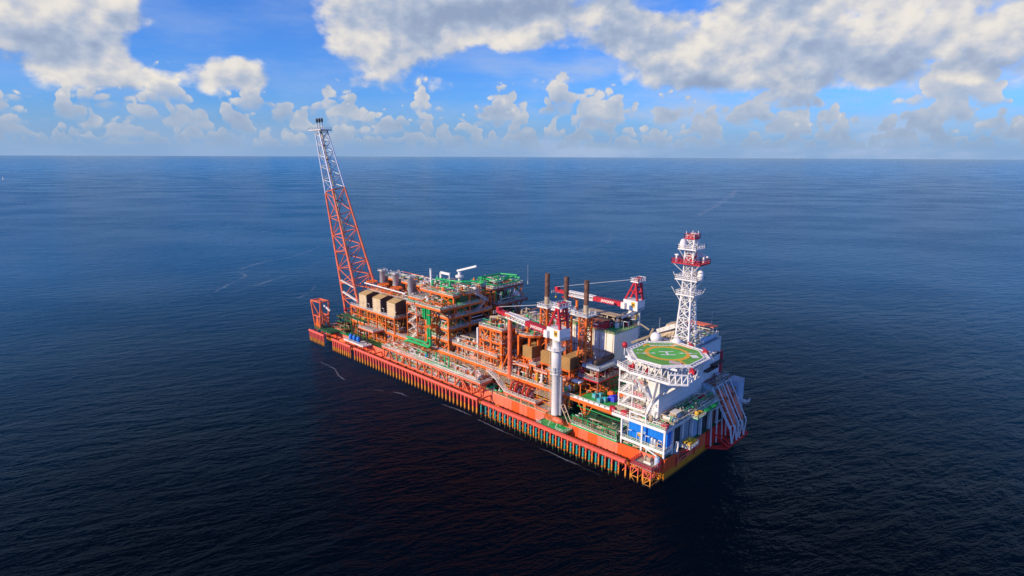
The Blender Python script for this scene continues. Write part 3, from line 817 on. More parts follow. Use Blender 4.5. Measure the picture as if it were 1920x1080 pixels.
for (x0, x1, y0, y1, z, n, w) in ((73, 94, 9, 23.5, 38, 14, 'on the roof edge of the tall process module'), (23, 57, 22, 29, 34.2, 9, 'around the exhaust stacks'), (79, 94, 32, 49, 37.5, 6, 'on the rear module roof edge'), (61, 124, -4.5, -1, 11.6, 16, 'on the riser porch edge'), (22, 57, 4.6, 5.0, 22, 5, 'on the laydown platform edge')):
    scatter(x0, x1, y0, y1, z, n, ['lp'], 'w', w)
# ---- orange front module beside the boom rest
cm = thing('separation_module', 'orange and pink-railed module behind the near crane boom tip', 'module', (120, 14, 14.3))
deckset(cm, 19.3, 97, 124, 5, 10.5, ORANGE, GREY, OFFW, .8, 'SEW')
deckset(cm, 24.8, 113, 125.5, 6, 25, ORANGE, GREY, OFFW, .7, 'SEW')
deckset(cm, 30, 113, 126, 5.5, 25, ORANGE, GREY, OFFW, .9, 'SEWN')
Rn = [(134 + 6.6 * math.cos(a), 14 + 6.6 * math.sin(a)) for a in [k * PI / 8 for k in range(16)]]
MB().prism([(c[0] - (c[0] - 134) * .04, c[1] - (c[1] - 14) * .04) for c in Rn], 30.1, 30.25).build('round_deck', GREY, cm)
m = MB(); r = MB()
for a, c in zip(Rn, Rn[1:] + Rn[:1]): m.bar((a[0], a[1], 29.85), (c[0], c[1], 29.85), .25, .8)
m.build('edge_beam', ORANGE, cm); r.rail([(a[0], a[1], 30.25) for a in Rn], closed=True); r.build('railing', OFFW, cm)
for x, y in ((113.5, 6), (125.3, 6), (113.5, 24), (125.3, 24), (119.5, 6)): column(cm, x, y, 14.3, 29.2, .8)
for x, y in ((131, 9.5), (138.5, 12), (134, 19.8), (137, 9)): column(cm, x, y, 14.3, 29.6, .9)
braces(cm, [((113.5, 6, 14.4), (119.5, 6, 19)), ((119.5, 6, 19.5), (125.3, 6, 24)), ((113.5, 6, 24), (119.5, 6, 20)), ((119.5, 6, 24.9), (113.5, 6, 29.3)), ((125.3, 6, 24.9), (119.5, 6, 29.3)),
            ((125.4, 6, 15), (125.4, 12, 24)), ((125.4, 18, 24.5), (125.4, 12, 15)), ((125.4, 6, 25), (125.4, 13, 29.2)), ((131, 9.5, 15), (137, 9, 22)), ((125.3, 6, 14.6), (130.8, 4.8, 24))], .5)
pipework(cm, 113.6, 125, 5.4, 14, 14.6, 19, 34, 'otwod'); pipework(cm, 113.6, 126, 5.2, 14, 19.5, 24.5, 46, 'otwoo'); pipework(cm, 113.6, 126, 5.2, 15, 25, 29.3, 50, 'otwoo')
pipework(cm, 114, 125.6, 7, 24, 30.1, 32.5, 40, 'owtgo'); pipework(cm, 129, 139, 9.5, 18.5, 30.3, 32.5, 24, 'gowt')
pipework(cm, 98, 124, 5.4, 10, 19.5, 22, 40, 'otwtg'); pipework(cm, 98, 123, 5.4, 10, 14.6, 18.8, 50, 'ottwd')
pipework(cm, 126, 139, 8, 18, 14.6, 27, 50, 'oodwd')
m = MB()
for pts in ([(117, 8, 30), (117, 8, 33.5), (121, 8, 34.2), (125, 8, 33.4), (125, 8, 30)], [(115, 10, 30), (115, 10, 33), (119, 12, 33.5), (124, 14, 32)]):
    m.pipe([Vector(p) for p in pts], .32, 8)
m.build('large_pipe', TAN, cm)
MB().box(114.5, 124, 11, 23, 14.5, 29).build('gap_shade_core', DBROWN, cm)  # shade inside the module, built as dark boxes
MB().box(128, 156, 24, 28, 14.5, 19).build('gap_shade_core', DARK, cm)
MB().box(99, 112, 13, 28, 14.5, 22).build('gap_shade_core', DARK, cm)
wp = thing('white_post', 'upright white vent post at the left edge of the separation module', 'post', (111.8, 6, 19.3))
MB().tube((111.8, 6, 19.3), (111.8, 6, 28.6), .5, 8).build('vent_barrel', WHITE, wp); MB().box(111.2, 112.4, 5.4, 6.6, 19.3, 19.6).build('base', ORANGE, wp)
scatter(98, 112, 5.8, 9.8, 19.3, 9, ['va', 'vv', 'cb', 'pu'], 'otwy', 'on the low deck left of the separation module')
scatter(98, 112, 12, 30, 14.3, 10, ['hv', 'vv', 'bc', 'tv'], 'odyg', 'in the dark gap behind the low deck')
scatter(114, 125, 7, 24, 30, 12, ['va', 'vv', 'cb', 'lp', 'hv'], 'owtg', 'on the separation module roof')
scatter(130, 138, 10, 18, 30.25, 5, ['va', 'vv', 'lp'], 'gow', 'on the round deck')
scatter(114, 124, 6.3, 11, 24.8, 6, ['vv', 'cb', 'va'], 'owt', 'on the upper storey of the separation module')
scatter(114, 124, 6.3, 11, 14.3, 6, ['vv', 'cb', 'pu'], 'owt', 'on the lowest storey of the separation module')

infill(cm, 113.6, 125.5, 5.4, 14, [(14.4, 19), (19.4, 24), (25, 29.2)], 46, [ORANGE2, PINKR, OFFW, YELLOW])
infill(cm, 98, 123, 5.3, 10, [(14.4, 18.4)], 30, [ORANGE2, TAN, OFFW])
infill(rm, 70, 98, 31.3, 48, [(24.2, 30), (31.2, 36.5)], 50, [PINKR, OFFW, GREEN])
infill(pc, 61, 122, -4.4, .6, [(11.7, 13.2), (7, 10.8)], 60, [OFFW, ORANGE2, TAN])
# crane boom rest
br_ = thing('boom_rest', 'thick orange boom rest column under the near crane boom', 'column', (131, 4.6, 14.3))
MB().tube((131, 4.6, 13), (131, 4.6, 37.6), .85, 12).build('post', ORANGE2, br_)
MB().box(129.6, 132.4, 3.2, 6, 37.6, 38.1).build('cradle', ORANGE2, br_)

# ---- brown louvre boxes on frames
paint_slat = paint('ochre_slat_paint', (.52, .30, .10), .55, .15)
def louvre(x0, x1, y0, y1, z0, zt, n, lab, legs):
    th = thing('louvred_cooler', lab, 'cooler', (x0, y0, 14.3), 'brown louvred boxes on orange frames')
    d = (y1 - y0) / n
    for k in range(n):
        MB().box(x0, x1, y0 + d * k + .22, y0 + d * (k + 1) - .22, z0, zt - .12 * (k % 2)).build('louvre_box', BROWN, th)
    m = MB()
    for k in range(9):
        z = z0 + .2 + (zt - z0 - .3) * k / 8
        m.box(x0 - .05, x1 + .05, y0 - .10, y0 + .215, z - .16, z + .10)
    m.build('slat', paint_slat, th)
    m = MB()
    for k in range(n):
        m.box(x0 + .3, x1 - .3, y0 + d * k + .4, y0 + d * (k + 1) - .4, zt + .003, zt + .16)
    m.build('lid', paint_slat, th)
    for x in (x0 + .3, x1 - .3):
        for y in (y0 + .4, y1 - .6): column(th, x, y, 14.35, z0 - .05, .55, ORANGE, 'leg')
    m = MB()
    m.box(x0 - .3, x1 + .3, y0 - .3, y1, z0 - .6, z0 - .05); m.box(x0 - 1.5, x1 + .6, y0 - 2.2, y0 + 2, z0 - 3.3, z0 - 2.9)
    m.bar((x0 + .3, y0 + .2, 15), (x0 - 3, y0 + .2, z0 - 3), .3); m.bar((x1 - .2, y0 + .4, z0 - 3), (x1 - .2, y0 + 5, 15), .3)
    m.build('frame', ORANGE, th)
    r = MB(); r.rail([(x0 - 1.5, y0 - 2.2, z0 - 2.9), (x1 + .6, y0 - 2.2, z0 - 2.9), (x1 + .6, y0, z0 - 2.9)]); r.build('railing', OFFW, th)
    return th
louvre(134.5, 139, 8, 22, 21.8, 26, 4, 'brown louvred cooler behind the boom rest column', 4)
louvre(143.5, 148, 8, 20, 21.8, 26, 3, 'brown louvred cooler directly left of the white crane pedestal', 4)
louvre(152.5, 157, 8, 22, 21.8, 26, 4, 'brown louvred cooler directly right of the white crane pedestal', 4)
for x, y, lab in ((137.5, 17, 'white goalpost frame above the cooler behind the boom rest'), (146.5, 17, 'white goalpost frame above the cooler left of the crane pedestal')):
    th = thing('goalpost_frame', lab, 'frame', (x, y, 26), 'white goalpost frames')
    MB().bar((x - 2.2, y, 26), (x - 2.2, y, 30.6), .5).bar((x + 2.2, y, 26), (x + 2.2, y, 30.6), .5).build('post', WHITE, th)
    MB().bar((x - 2.5, y, 30.85), (x + 2.5, y, 30.85), .5).build('crossbar', WHITE, th)
skid = thing('chemical_module', 'small red-trimmed module with blue-grey deck beside the third cooler', 'module', (164, 14, 14.3))
deckset(skid, 24, 160, 167.5, 11, 24, BLUEG, BLUEG, LGREY, .5, 'SEW')
deckset(skid, 20, 159, 168, 10, 25, RED, DARK, LGREY, .5, 'SEW')
MB().lathe((164, 12.5, 25.2), [(.1, 0), (.9, .2), (1.05, 1), (1.05, 10.5), (.9, 11.2), (.1, 11.4)], 14, 'y').build('drum', DBROWN, skid)
for x in (159.6, 167.4):
    for y in (10.5, 17, 24.4): column(skid, x, y, 14.35, 23.6, .5, PINKR)
pipework(skid, 159.5, 167.5, 10.5, 24, 20.2, 23.6, 26, 'rwtrd'); pipework(skid, 159.5, 167.5, 10.5, 24, 14.5, 19.6, 26, 'odtd')
MB().ball((160.5, 10.8, 22), .9, 10, 8).build('pressure_ball', RED, skid)
rk = thing('gas_bottle_rack', 'rack of cream gas cylinders lying above the green deck', 'rack', (160.5, 8, 18))
for k in range(4): MB().lathe((158.5 + k * .95, 7.4, 18.6), [(.05, 0), (.42, .15), (.42, 2.6), (.05, 2.8)], 10, 'y').build('cylinder', WHITE, rk)
MB().box(158, 162.2, 7.5, 10, 17.9, 18.15).bar((158.2, 8, 14.35), (158.2, 8, 17.9), .3).bar((162, 8, 14.35), (162, 8, 17.9), .3).build('frame', ORANGE, rk)
scatter(128, 158, 5.2, 7.3, 14.3, 12, ['lp', 'va', 'vv', 'pu', 'tv'], 'oywgd', 'on the green deck in front of the coolers')
scatter(126, 158, 22, 29, 14.3, 12, ['tv', 'vv', 'bc', 'hv'], 'odwt', 'between the pile towers and the white block')
equip('tv', 'w', (146.5, 5.3, 14.3), 'beside the white crane pedestal')
md = thing('middle_module', 'orange framed module with tan piping between the coolers', 'module', (146, 14, 14.3))
deckset(md, 20.5, 139.5, 143, 6, 26, ORANGE, GREY, OFFW, .6, 'SEW'); deckset(md, 20.5, 148.5, 152, 6, 26, ORANGE, GREY, OFFW, .6, 'SEW')
for x in (140, 142.5, 149, 151.5):
    for y in (6.5, 15, 25.5): column(md, x, y, 14.35, 19.9, .5)
pipework(md, 138, 158, 8, 26, 14.6, 20, 90, 'oydtwo'); pipework(md, 126, 134, 5, 16, 14.6, 22, 34, 'owtod')

infill(md, 126, 158, 5.2, 24, [(14.4, 20), (14.4, 17)], 60, [ORANGE2, PINKR, OFFW, YELLOW, TAN])
# ---- pile towers
def ptower(cx, zt, lab):
    th = thing('pile_tower', lab, 'lattice tower', (cx, 15, 20), 'orange pile towers')
    l, bb = MB(), MB()
    b4 = [(cx - 3.4, 12.6, 20.5), (cx + 2.2, 12.6, 20.5), (cx + 2.2, 17.6, 20.5), (cx - 3.4, 17.6, 20.5)]
    m4 = [(cx - 1.5, 13.4, 28), (cx + 1.5, 13.4, 28), (cx + 1.5, 16.6, 28), (cx - 1.5, 16.6, 28)]
    t4 = [(cx - 1.5, 13.4, 40.6), (cx + 1.5, 13.4, 40.6), (cx + 1.5, 16.6, 40.6), (cx - 1.5, 16.6, 40.6)]
    lattice4(l, bb, b4, m4, .38, .2, 2, False); lattice4(l, bb, m4, t4, .38, .17, 5, False)
    for i in range(4): l.tube((b4[i][0], b4[i][1], 14.3), b4[i], .4, 6)
    l.build('leg', ORANGE, th); bb.build('bracing', ORANGE, th)
    pl = MB().box(cx - 2.6, cx + 2.6, 12.3, 17.7, 40.6, 41.0).build('top_platform', OFFW, th)
    sub(MB().rail([(cx - 2.6, 12.3, 41), (cx + 2.6, 12.3, 41), (cx + 2.6, 17.7, 41), (cx - 2.6, 17.7, 41)], 1.2, 1.3, .12, True), 'railing', WHITE, pl, th)
    MB().tube((cx, 15, 41), (cx, 15, 44.5), .95, 12).build('sleeve', TAN, th)
    MB().tube((cx, 15, 44.5), (cx, 15, 53.2), .88, 14).build('pile_pipe', RUSTP, th)
    MB().tube((cx, 15, 22), (cx, 15, 40.5), .8, 10).build('inner_pipe', PINKR, th)
    return th
ptower(140, 53, 'orange lattice tower with rusty pile, left of the three')
ptower(149, 53, 'orange lattice tower with rusty pile, middle one behind the red crane mast')
ptower(158, 53, 'orange lattice tower with rusty pile in front of the white block')
tb_ = thing('tower_walkway', 'white railed walkway linking the tops of the pile towers', 'walkway', (149, 17.5, 40))
MB().box(142.7, 146.3, 13.6, 16.4, 40.2, 40.5).box(151.7, 155.3, 13.6, 16.4, 40.2, 40.5).build('deck', OFFW, tb_)
MB().rail([(142.7, 13.6, 40.5), (146.3, 13.6, 40.5)], 1.2, 1.2, .12).rail([(151.7, 13.6, 40.5), (155.3, 13.6, 40.5)], 1.2, 1.2, .12).rail([(142.7, 16.4, 40.5), (146.3, 16.4, 40.5)], 1.2, 1.2, .1).build('railing', WHITE, tb_)
MB().box(143, 144.6, 14, 15.6, 40.5, 42.6).box(152.4, 153.8, 14, 15.4, 40.5, 42).build('winch', BLUEG, tb_)
MB().tube((151.4, 18.3, 40), (151.4, 18.3, 44.5), .5, 8).bar((151.4, 18.3, 44.5), (150.6, 16, 46), .5).build('davit', ORANGE, tb_)

# ---- white block with green roof
wb = thing('switchgear_block', 'big weathered white windowless block with a green roof', 'building', (149, 38, 14.3))
MB().box(137, 160.3, 30, 46, 14.45, 30.9).build('wall', WHITE, wb)
m = MB()
for k in range(8): m.box(138.5 + k * 3, 138.7 + k * 3, 29.86, 29.995, 15, 30.8)
m.box(137, 160.3, 29.8, 29.99, 23.4, 23.7); m.build('cladding_rib', TAN, wb)
MB().box(136.8, 160.5, 29.8, 46.2, 30.92, 31.1).build('roof', LGREEN, wb)
MB().rail([(136.9, 29.9, 31.1), (160.4, 29.9, 31.1), (160.4, 46.1, 31.1)], 1.1, 1.5, .08).build('railing', BEIGE, wb)
pipework(wb, 138, 150, 33, 46, 31.2, 34.2, 60, 'ttwtd'); 
rc = thing('red_container', 'red shelter with sloping roof on the green roof of the white block', 'container', (152, 33, 31.1))
MB().add([(148.6, 31, 31.15), (154, 31, 31.15), (154, 35.5, 31.15), (148.6, 35.5, 31.15), (148.6, 31, 33.6), (154, 31, 33.6), (154, 35.5, 33.9), (148.6, 35.5, 33.9)], [(0, 3, 2, 1), (0, 1, 5, 4), (1, 2, 6, 5), (2, 3, 7, 6), (3, 0, 4, 7)]).build('wall', RED, rc)
MB().add([(148.3, 30.6, 33.5), (154.3, 30.6, 33.5), (154.3, 33, 34.4), (148.3, 33, 34.4), (154.3, 35.8, 33.9), (148.3, 35.8, 33.9)], [(0, 1, 2, 3), (3, 2, 4, 5)]).build('roof', PINKR, rc)
MB().box(149, 152, 30.9, 30.995, 32.6, 33.1).build('vent', OFFW, rc)
sk = thing('pipe_rack', 'tan covered pipe rack on the white block roof', 'pipe rack', (150, 40, 31))
MB().box(140, 156, 38, 42, 35, 35.35).build('cover', TAN, sk)
m = MB()
for x in (140.5, 146, 151, 155.5): m.bar((x, 38.2, 31.1), (x, 38.2, 35), .3).bar((x, 41.8, 31.1), (x, 41.8, 35), .3)
m.build('post', OFFW, sk); pipework(sk, 140, 156, 38.5, 41.5, 32, 34.8, 24, 'twdt')
m = MB(); m.box(142, 154, 36, 37.8, 31.2, 34); m.box(146, 158, 42.2, 44.6, 31.2, 34.4); m.build('enclosure', DARK, sk)
scatter(150, 159.5, 36, 45, 31.1, 7, ['lp', 'cb', 'pu', 'va'], 'wlr', 'on the green roof of the white block')
dv = thing('davit_frame', 'grey davit frame with a yellow plate at the far corner of the white block', 'davit', (160, 46, 31))
MB().bar((160, 46.6, 27), (160, 46.6, 37.5), .8).bar((160, 46.8, 37.3), (156, 40, 34.6), .7).bar((160, 46.6, 34), (158.6, 44.2, 35.6), .4).build('frame_tube', GALV, dv)
MB().box(159.6, 159.75, 44.3, 46, 33.6, 35.6).build('plate', YELLOW, dv)
pipework(wb, 138, 160, 28.9, 29.7, 15, 28, 16, 'wlrtw', rmax=.16)
pipework(wb, 160.5, 161.2, 31, 45, 15, 30, 10, 'wlt', rmax=.14)
# clutter left of the white block, behind the towers
um = thing('utility_module', 'pale piping and vessels on the deck behind the pile towers', 'module', (120, 38, 14.3))
deckset(um, 24.5, 101, 136.5, 30, 45, PINKR, GREY, OFFW, .8, 'SEWN')
for x in (102, 113, 124, 135): column(um, x, 30.5, 14.35, 23.7, .7); column(um, x, 44.5, 14.35, 23.7, .7)
MB().box(103, 134, 33, 43, 14.5, 23.5).build('gap_shade_core', DARK, um)  # dark box added as shade under the deck
pipework(um, 102, 136, 30.5, 44.5, 24.7, 28.6, 130, 'twgwtto'); pipework(um, 102, 136, 30.5, 33, 14.6, 23.5, 60, 'odtod')
scatter(103, 135, 31, 44, 24.5, 26, ['hv', 'vv', 'tv', 'bc', 'cb', 'lp'], 'twgwl', 'on the pale utility module')
MB().box(98, 101, 30.6, 49, 26, 26.3).rail([(98, 49, 26.3), (101, 49, 26.3), (101, 31, 26.3)]).build('landing', PINKR, um)
fb = thing('frame_bracket', 'dark red outrigger frame over the water behind the utility module', 'frame', (104, 47, 26))
MB().bar((100, 45, 24.3), (106, 50, 24.3), .4).bar((106, 50, 24.3), (106, 50, 28), .4).bar((106, 50, 28), (101, 46, 26), .35).bar((103, 47.5, 24.3), (103, 47.5, 26.8), .3).build('frame_tube', PINKR, fb)

# ---- cranes
def crane(name_lab, x, y, z0, zc, ang, L, rise, scale=1.0, full=True):
    """box boom pedestal crane; ang: boom heading, zc: cab floor height"""
    th = thing('pedestal_crane', name_lab, 'crane', (x, y, z0), None)
    ca, sa = math.cos(ang), math.sin(ang)
    def W(f, s, z): return (x + f * ca - s * sa, y + f * sa + s * ca, z)
    def wbox(mb, f0, f1, s0, s1, za, zb):
        vs = [W(f, s, z) for z in (za, zb) for s in (s0, s1) for f in (f0, f1)]
        mb.add(vs, [(0, 2, 3, 1), (4, 5, 7, 6), (0, 1, 5, 4), (2, 6, 7, 3), (0, 4, 6, 2), (1, 3, 7, 5)]); return mb
    if full:
        MB().lathe((x, y, z0), [(1.45, 0), (1.45, 15), (1.75, 15.3), (1.75, 24), (1.5, 24.4), (1.5, zc - z0 - .2), (1.7, zc - z0)], 20).build('pedestal', WHITE, th)
        for zz, rr in ((z0 + 23.5, 3.2), (z0 + 14.8, 2.1)):
            pl = MB().lathe((x, y, zz), [(1.5, 0), (rr, .05), (rr, .3), (1.5, .35)], 20).build('platform', WHITE, th)
            sub(MB().rail([(x + rr * math.cos(k * PI / 6), y + rr * math.sin(k * PI / 6), zz + .3) for k in range(12)], 1.1, 1.6, .09, True), 'railing', WHITE, pl, th)
        MB().tube((x + 1.9, y + .6, z0), (x + 1.9, y + .6, z0 + 14), .5, 8).build('cable_duct', LGREY, th)
        m = MB(); lx = x - .9; ly = y - 1.95
        for k in range(44): m.bar((lx - .25, ly, z0 + .5 + k * .6), (lx + .25, ly, z0 + .5 + k * .6), .06)
        m.bar((lx - .28, ly, z0), (lx - .28, ly, z0 + 27), .08).bar((lx + .28, ly, z0), (lx + .28, ly, z0 + 27), .08); m.build('ladder', BEIGE, th)
        m = MB()
        for zz in (4, 8.2, 12.4, 17.6, 20.6): m.lathe((x, y, z0 + zz), [(1.5 if zz < 15 else 1.8, -.07), (1.56 if zz < 15 else 1.86, 0), (1.5 if zz < 15 else 1.8, .07)], 20)
        m.build('weld_band', OFFW, th)
        MB().box(x + .2, x + 1.0, y - 1.86, y - 1.7, z0 + 15.4, z0 + 17.4).build('door', LGREY, th)
    else:
        MB().lathe((x, y, z0), [(1.9, 0), (1.9, 2.4), (1.3, 3.0), (1.3, zc - z0)], 16).build('pedestal', OFFW, th)
        pl = MB().lathe((x, y, z0 + 1.0), [(1.5, 0), (3.6, .05), (3.6, .3), (1.5, .35)], 18).build('platform', OFFW, th)
        sub(MB().rail([(x + 3.6 * math.cos(k * PI / 6), y + 3.6 * math.sin(k * PI / 6), z0 + 1.3) for k in range(12)], 1.1, 1.6, .1, True), 'railing', OFFW, pl, th)
    # machinery house
    wbox(MB(), -4.2, 2.4, -2.4, 2.4, zc, zc + 3.8).build('machinery_house', WHITE, th)
    m = MB()
    for k in range(9): wbox(m, -4.35, -4.21, -2.2 + k * .52, -1.95 + k * .52, zc + .1, zc + 1.1)
    m.build('louvre_panel', LGREY, th)
    wbox(MB(), 1.0, 2.8, 2.42, 3.5, zc + .2, zc + 2.6).build('operator_cab', WHITE, th)
    # gantry mast
    m = MB()
    for s in (-1.7, 1.7):
        m.bar(W(-3.6, s, zc + 3.8), W(-2.4, s, zc + 11.4), .75); m.bar(W(2.0, s, zc + 3.8), W(-2.0, s, zc + 11.2), .6)
    for f, z in ((-3.2, 6.6), (-2.8, 9), (-2.4, 11.1)): m.bar(W(f, -1.7, zc + z), W(f, 1.7, zc + z), .55)
    m.bar(W(-3.3, -1.7, zc + 6), W(0, -1.7, zc + 8.2), .4); m.bar(W(-3.3, 1.7, zc + 6), W(0, 1.7, zc + 8.2), .4)
    m.build('gantry_mast', RED, th)
    tpf = MB(); wbox(tpf, -4.2, -.6, -2.6, 2.6, zc + 11.1, zc + 11.4)
    tp_ = tpf.build('mast_platform', WHITE, th)
    sub(MB().rail([W(-4.2, -2.6, zc + 11.4), W(-.6, -2.6, zc + 11.4), W(-.6, 2.6, zc + 11.4), W(-4.2, 2.6, zc + 11.4)], 1.3, 1.2, .14, True), 'railing', WHITE, tp_, th)
    m = MB(); wbox(m, -3.2, -1.6, -1.6, -.4, zc + 11.4, zc + 12.6); wbox(m, -3.2, -1.6, .4, 1.6, zc + 11.4, zc + 12.6); m.build('sheave_block', RED, th)
    # boom
    f0, zb = 2.0, zc + .9
    f1, ze = f0 + L, zc + .9 + rise
    def B(t, s, dz): return W(f0 + (f1 - f0) * t, s, zb + (ze - zb) * t + dz)
    def bseg(mb, t0, t1, s0, s1, d0, d1, e0=None, e1=None):
        e0 = d0 if e0 is None else e0; e1 = d1 if e1 is None else e1
        vs = [B(t0, s0, d0), B(t1, s0, e0), B(t0, s1, d0), B(t1, s1, e0), B(t0, s0, d1), B(t1, s0, e1), B(t0, s1, d1), B(t1, s1, e1)]
        mb.add(vs, [(0, 2, 3, 1), (4, 5, 7, 6), (0, 1, 5, 4), (2, 6, 7, 3), (0, 4, 6, 2), (1, 3, 7, 5)]); return mb
    bseg(MB(), 0, .44, -1.05, 1.05, -.8, .9).build('boom_root', RED, th)
    m = MB()
    for s in (-1.0, 1.0):
        for d in (-.8, .85):
            m.bar(B(.44, s, d), B(.82, s, d), .36)
    for k in range(14):
        t0 = .44 + .38 * k / 14; t1 = .44 + .38 * (k + 1) / 14
        for s in (-1.0, 1.0): m.bar(B(t0, s, -.8 if k % 2 else .85), B(t1, s, .85 if k % 2 else -.8), .2)
        m.bar(B(t0, -1.0, .85), B(t0, 1.0, .85), .24); m.bar(B(t0, -1.0, .85), B(t1, 1.0, .85), .18)
    m.build('boom_lattice', WHITE, th)
    bseg(MB(), .82, 1.0, -1.0, 1.0, -.65, .85, -.4, .6).build('boom_head', RED, th)
    m = MB(); wbox(m, f1 - 1.2, f1 + .2, -1.0, 1.0, ze + .4, ze + 1.8); m.build('boom_sheave', RED, th)
    w0 = MB(); bseg(w0, 0, 1.04, -2.3, -1.45, -1.3, -1.1) if True else None
    wk = w0.build('boom_walkway', WHITE, th)
    r = MB(); r.rail([B(0, -2.3, -1.1), B(1.04, -2.3, -1.1)], 1.1, 2.4, .12); r.rail([B(1.04, -2.3, -1.1), B(1.04, 1.6, -1.1)], 1.1, 1.5, .12)
    sub(r, 'railing', WHITE, wk, th)
    m = MB()
    for s in (-.8, -.3, .3, .8): m.tube(W(-1.8, s, zc + 12.0), W(f1 - .5, s, ze + 1.8), .05, 4)
    m.build('luffing_cable', LGREY, th)
    m = MB(); m.tube(W(f1 + .4, 0, ze + .4), W(f1 + .4, 0, ze - 2.6), .06, 4); m.ball(W(f1 + .4, 0, ze - 3.0), .45, 8, 6); m.build('hook_block', YELLOW, th)
    # signs: lettering on boom side, round emblem on the house
    a = ang
    tx = text('JANGKRIK', 'lettering', 1.45, MARK, th, B(.24, 1.08, .05) if math.cos(ang) < 0 else B(.24, -1.08, .05), (PI / 2 , 0, ang + PI))
    tx.rotation_euler = (PI / 2 + math.atan2(rise, L) * 0, -0, ang + PI)
    return th, W
ang1 = math.atan2(6.0 - .5, 124.5 - 157)
c1, W1 = crane('near crane on a tall white pedestal with red and white boom and white house', 157, .5, 8, 35.6, ang1, 32, 1.0)
ang2 = math.atan2(48 - 46, 118 - 156)
c2, W2 = crane('far crane with red and white boom behind the white block', 156.5, 46.5, 32.5, 37.2, ang2, 38, -.4, full=False)
for th, W, z, s in ((c1, W1, 35.6, 2.42), (c2, W2, 37.2, 2.42)):
    # emblem panel on the sunlit side of the house
    p = W(-2.2, s, z + 2.2)
    MB().add([W(-3.1, s + .01, z + 1.2), W(-1.4, s + .01, z + 1.2), W(-1.4, s + .01, z + 3.3), W(-3.1, s + .01, z + 3.3)], [(0, 1, 2, 3)]).build('emblem_panel', YELLOW, th)
    m = MB()
    sx = s + .03
    m.add([W(-2.9, sx, z + 2.2), W(-1.7, sx, z + 2.2), W(-1.7, sx, z + 2.55), W(-2.9, sx, z + 2.55)], [(0, 1, 2, 3)])
    for k in range(6): m.add([W(-2.85 + k * .2, sx, z + 1.7), W(-2.75 + k * .2, sx, z + 1.7), W(-2.75 + k * .2, sx, z + 2.2), W(-2.85 + k * .2, sx, z + 2.2)], [(0, 1, 2, 3)])
    m.add([W(-1.75, sx, z + 2.5), W(-1.5, sx, z + 2.7), W(-1.6, sx, z + 2.95), W(-1.9, sx, z + 2.7)], [(0, 1, 2, 3)])
    m.build('emblem', BLACK, th)

# far boom rest
fr = thing('boom_rest', 'red and orange rest for the far crane boom', 'post', (124, 46, 24))
MB().tube((124, 46, 24), (124, 46, 36.6), .6, 8).build('post', ORANGE, fr); MB().box(122.6, 125.4, 45, 49, 36.2, 36.7).build('cradle', RED, fr)

# ---- reels, rescue boat platform
REELR = paint('reel_red_paint', (.72, .05, .03), .5, .2)
for k, (x, y, lab) in enumerate(((137.5, 1.6, 'red hose reel farther from the crane pedestal'), (143.5, 1.6, 'red hose reel nearer the crane pedestal'))):
    th = thing('hose_reel', lab, 'hose reel', (x, y, 9.6), 'red hose reels')
    for d in (-1.1, 1.1):
        m = MB()
        m.lathe((x + d, y, 12), [(1.7, -.16), (2.35, -.16), (2.35, .16), (1.7, .16), (1.7, -.16)], 16, 'x')
        for a in range(6): m.bar((x + d, y, 12), (x + d, y + 2 * math.cos(a * PI / 3), 12 + 2 * math.sin(a * PI / 3)), .16)
        m.build('flange', REELR, th)
    MB().lathe((x, y, 12), [(.1, -1.1), (1.1, -1.1), (1.1, 1.1), (.1, 1.1)], 12, 'x').build('drum', PINKR, th)
    m = MB()
    for d in (-1.5, 1.5): m.bar((x + d, y - 1.3, 9.8), (x + d, y, 12), .25).bar((x + d, y + 1.3, 9.8), (x + d, y, 12), .25)
    m.build('stand', OFFW, th)
rp = thing('reel_platform', 'orange shelf platform with hose reels on the hull side', 'platform', (142, 1.5, 8))
deckset(rp, 9.7, 133, 149, -.6, 4, ORANGE2, GREY, OFFW, .6, 'SE')
deckset(rp, 8.6, 149.2, 154.5, -.3, 4, ORANGE2, GREY, OFFW, .6, 'E')
for x in (134, 141, 148): column(rp, x, 0.4, 7.1, 9.1, .5, ORANGE2)
stair((121.5, 2.2, 14.4), (126.8, 2.2, 12), 1.4, 'upper pale stair flight going down from the process deck'); stair((127.5, 1.6, 12), (134.3, 1.6, 7.2), 1.5, 'lower pale stair flight reaching the hull deck by the reels')
RGREEN = paint('fresh_green_deck', (.02, .5, .13), .5, .15)
gp_ = thing('rescue_platform', 'bright green rescue boat platform at the foot of the crane pedestal', 'platform', (160, -1.5, 6))
MB().box(152.5, 165, -4.6, -.03, 4.9, 5.2).build('deck', RGREEN, gp_)
MB().box(152.4, 165.1, -4.72, -4.6, 4.6, 5.35).box(165, 165.15, -4.6, -.03, 4.6, 5.35).build('edge_beam', GREEN, gp_)
MB().rail([(162, -4.6, 5.2), (165, -4.6, 5.2), (165, -.2, 5.2)], 1.1, 1.2, .1).rail([(152.6, -.2, 5.2), (152.6, -4.6, 5.2), (155, -4.6, 5.2)], 1.1, 1.2, .1).build('railing', OFFW, gp_)
boat = thing('rescue_boat', 'orange rescue boat on white cradle on the green platform', 'boat', (159, -2.2, 5.2))
sec = []
for t in range(9):
    u = t / 8; x = 155.2 + 7.6 * u; w = 1.1 * math.sin(PI * min(1, .22 + u * .78) ** 1.2 * .9 + .12) + .12; lift = .8 * (1 - u) ** 3
    sec.append([(x, -2.2 - w, 7.6 + lift), (x, -2.2 - w * .8, 6.9 + lift), (x, -2.2, 6.5 + lift), (x, -2.2 + w * .8, 6.9 + lift), (x, -2.2 + w, 7.6 + lift)])
m = MB(); vs = [p for s_ in sec for p in s_]
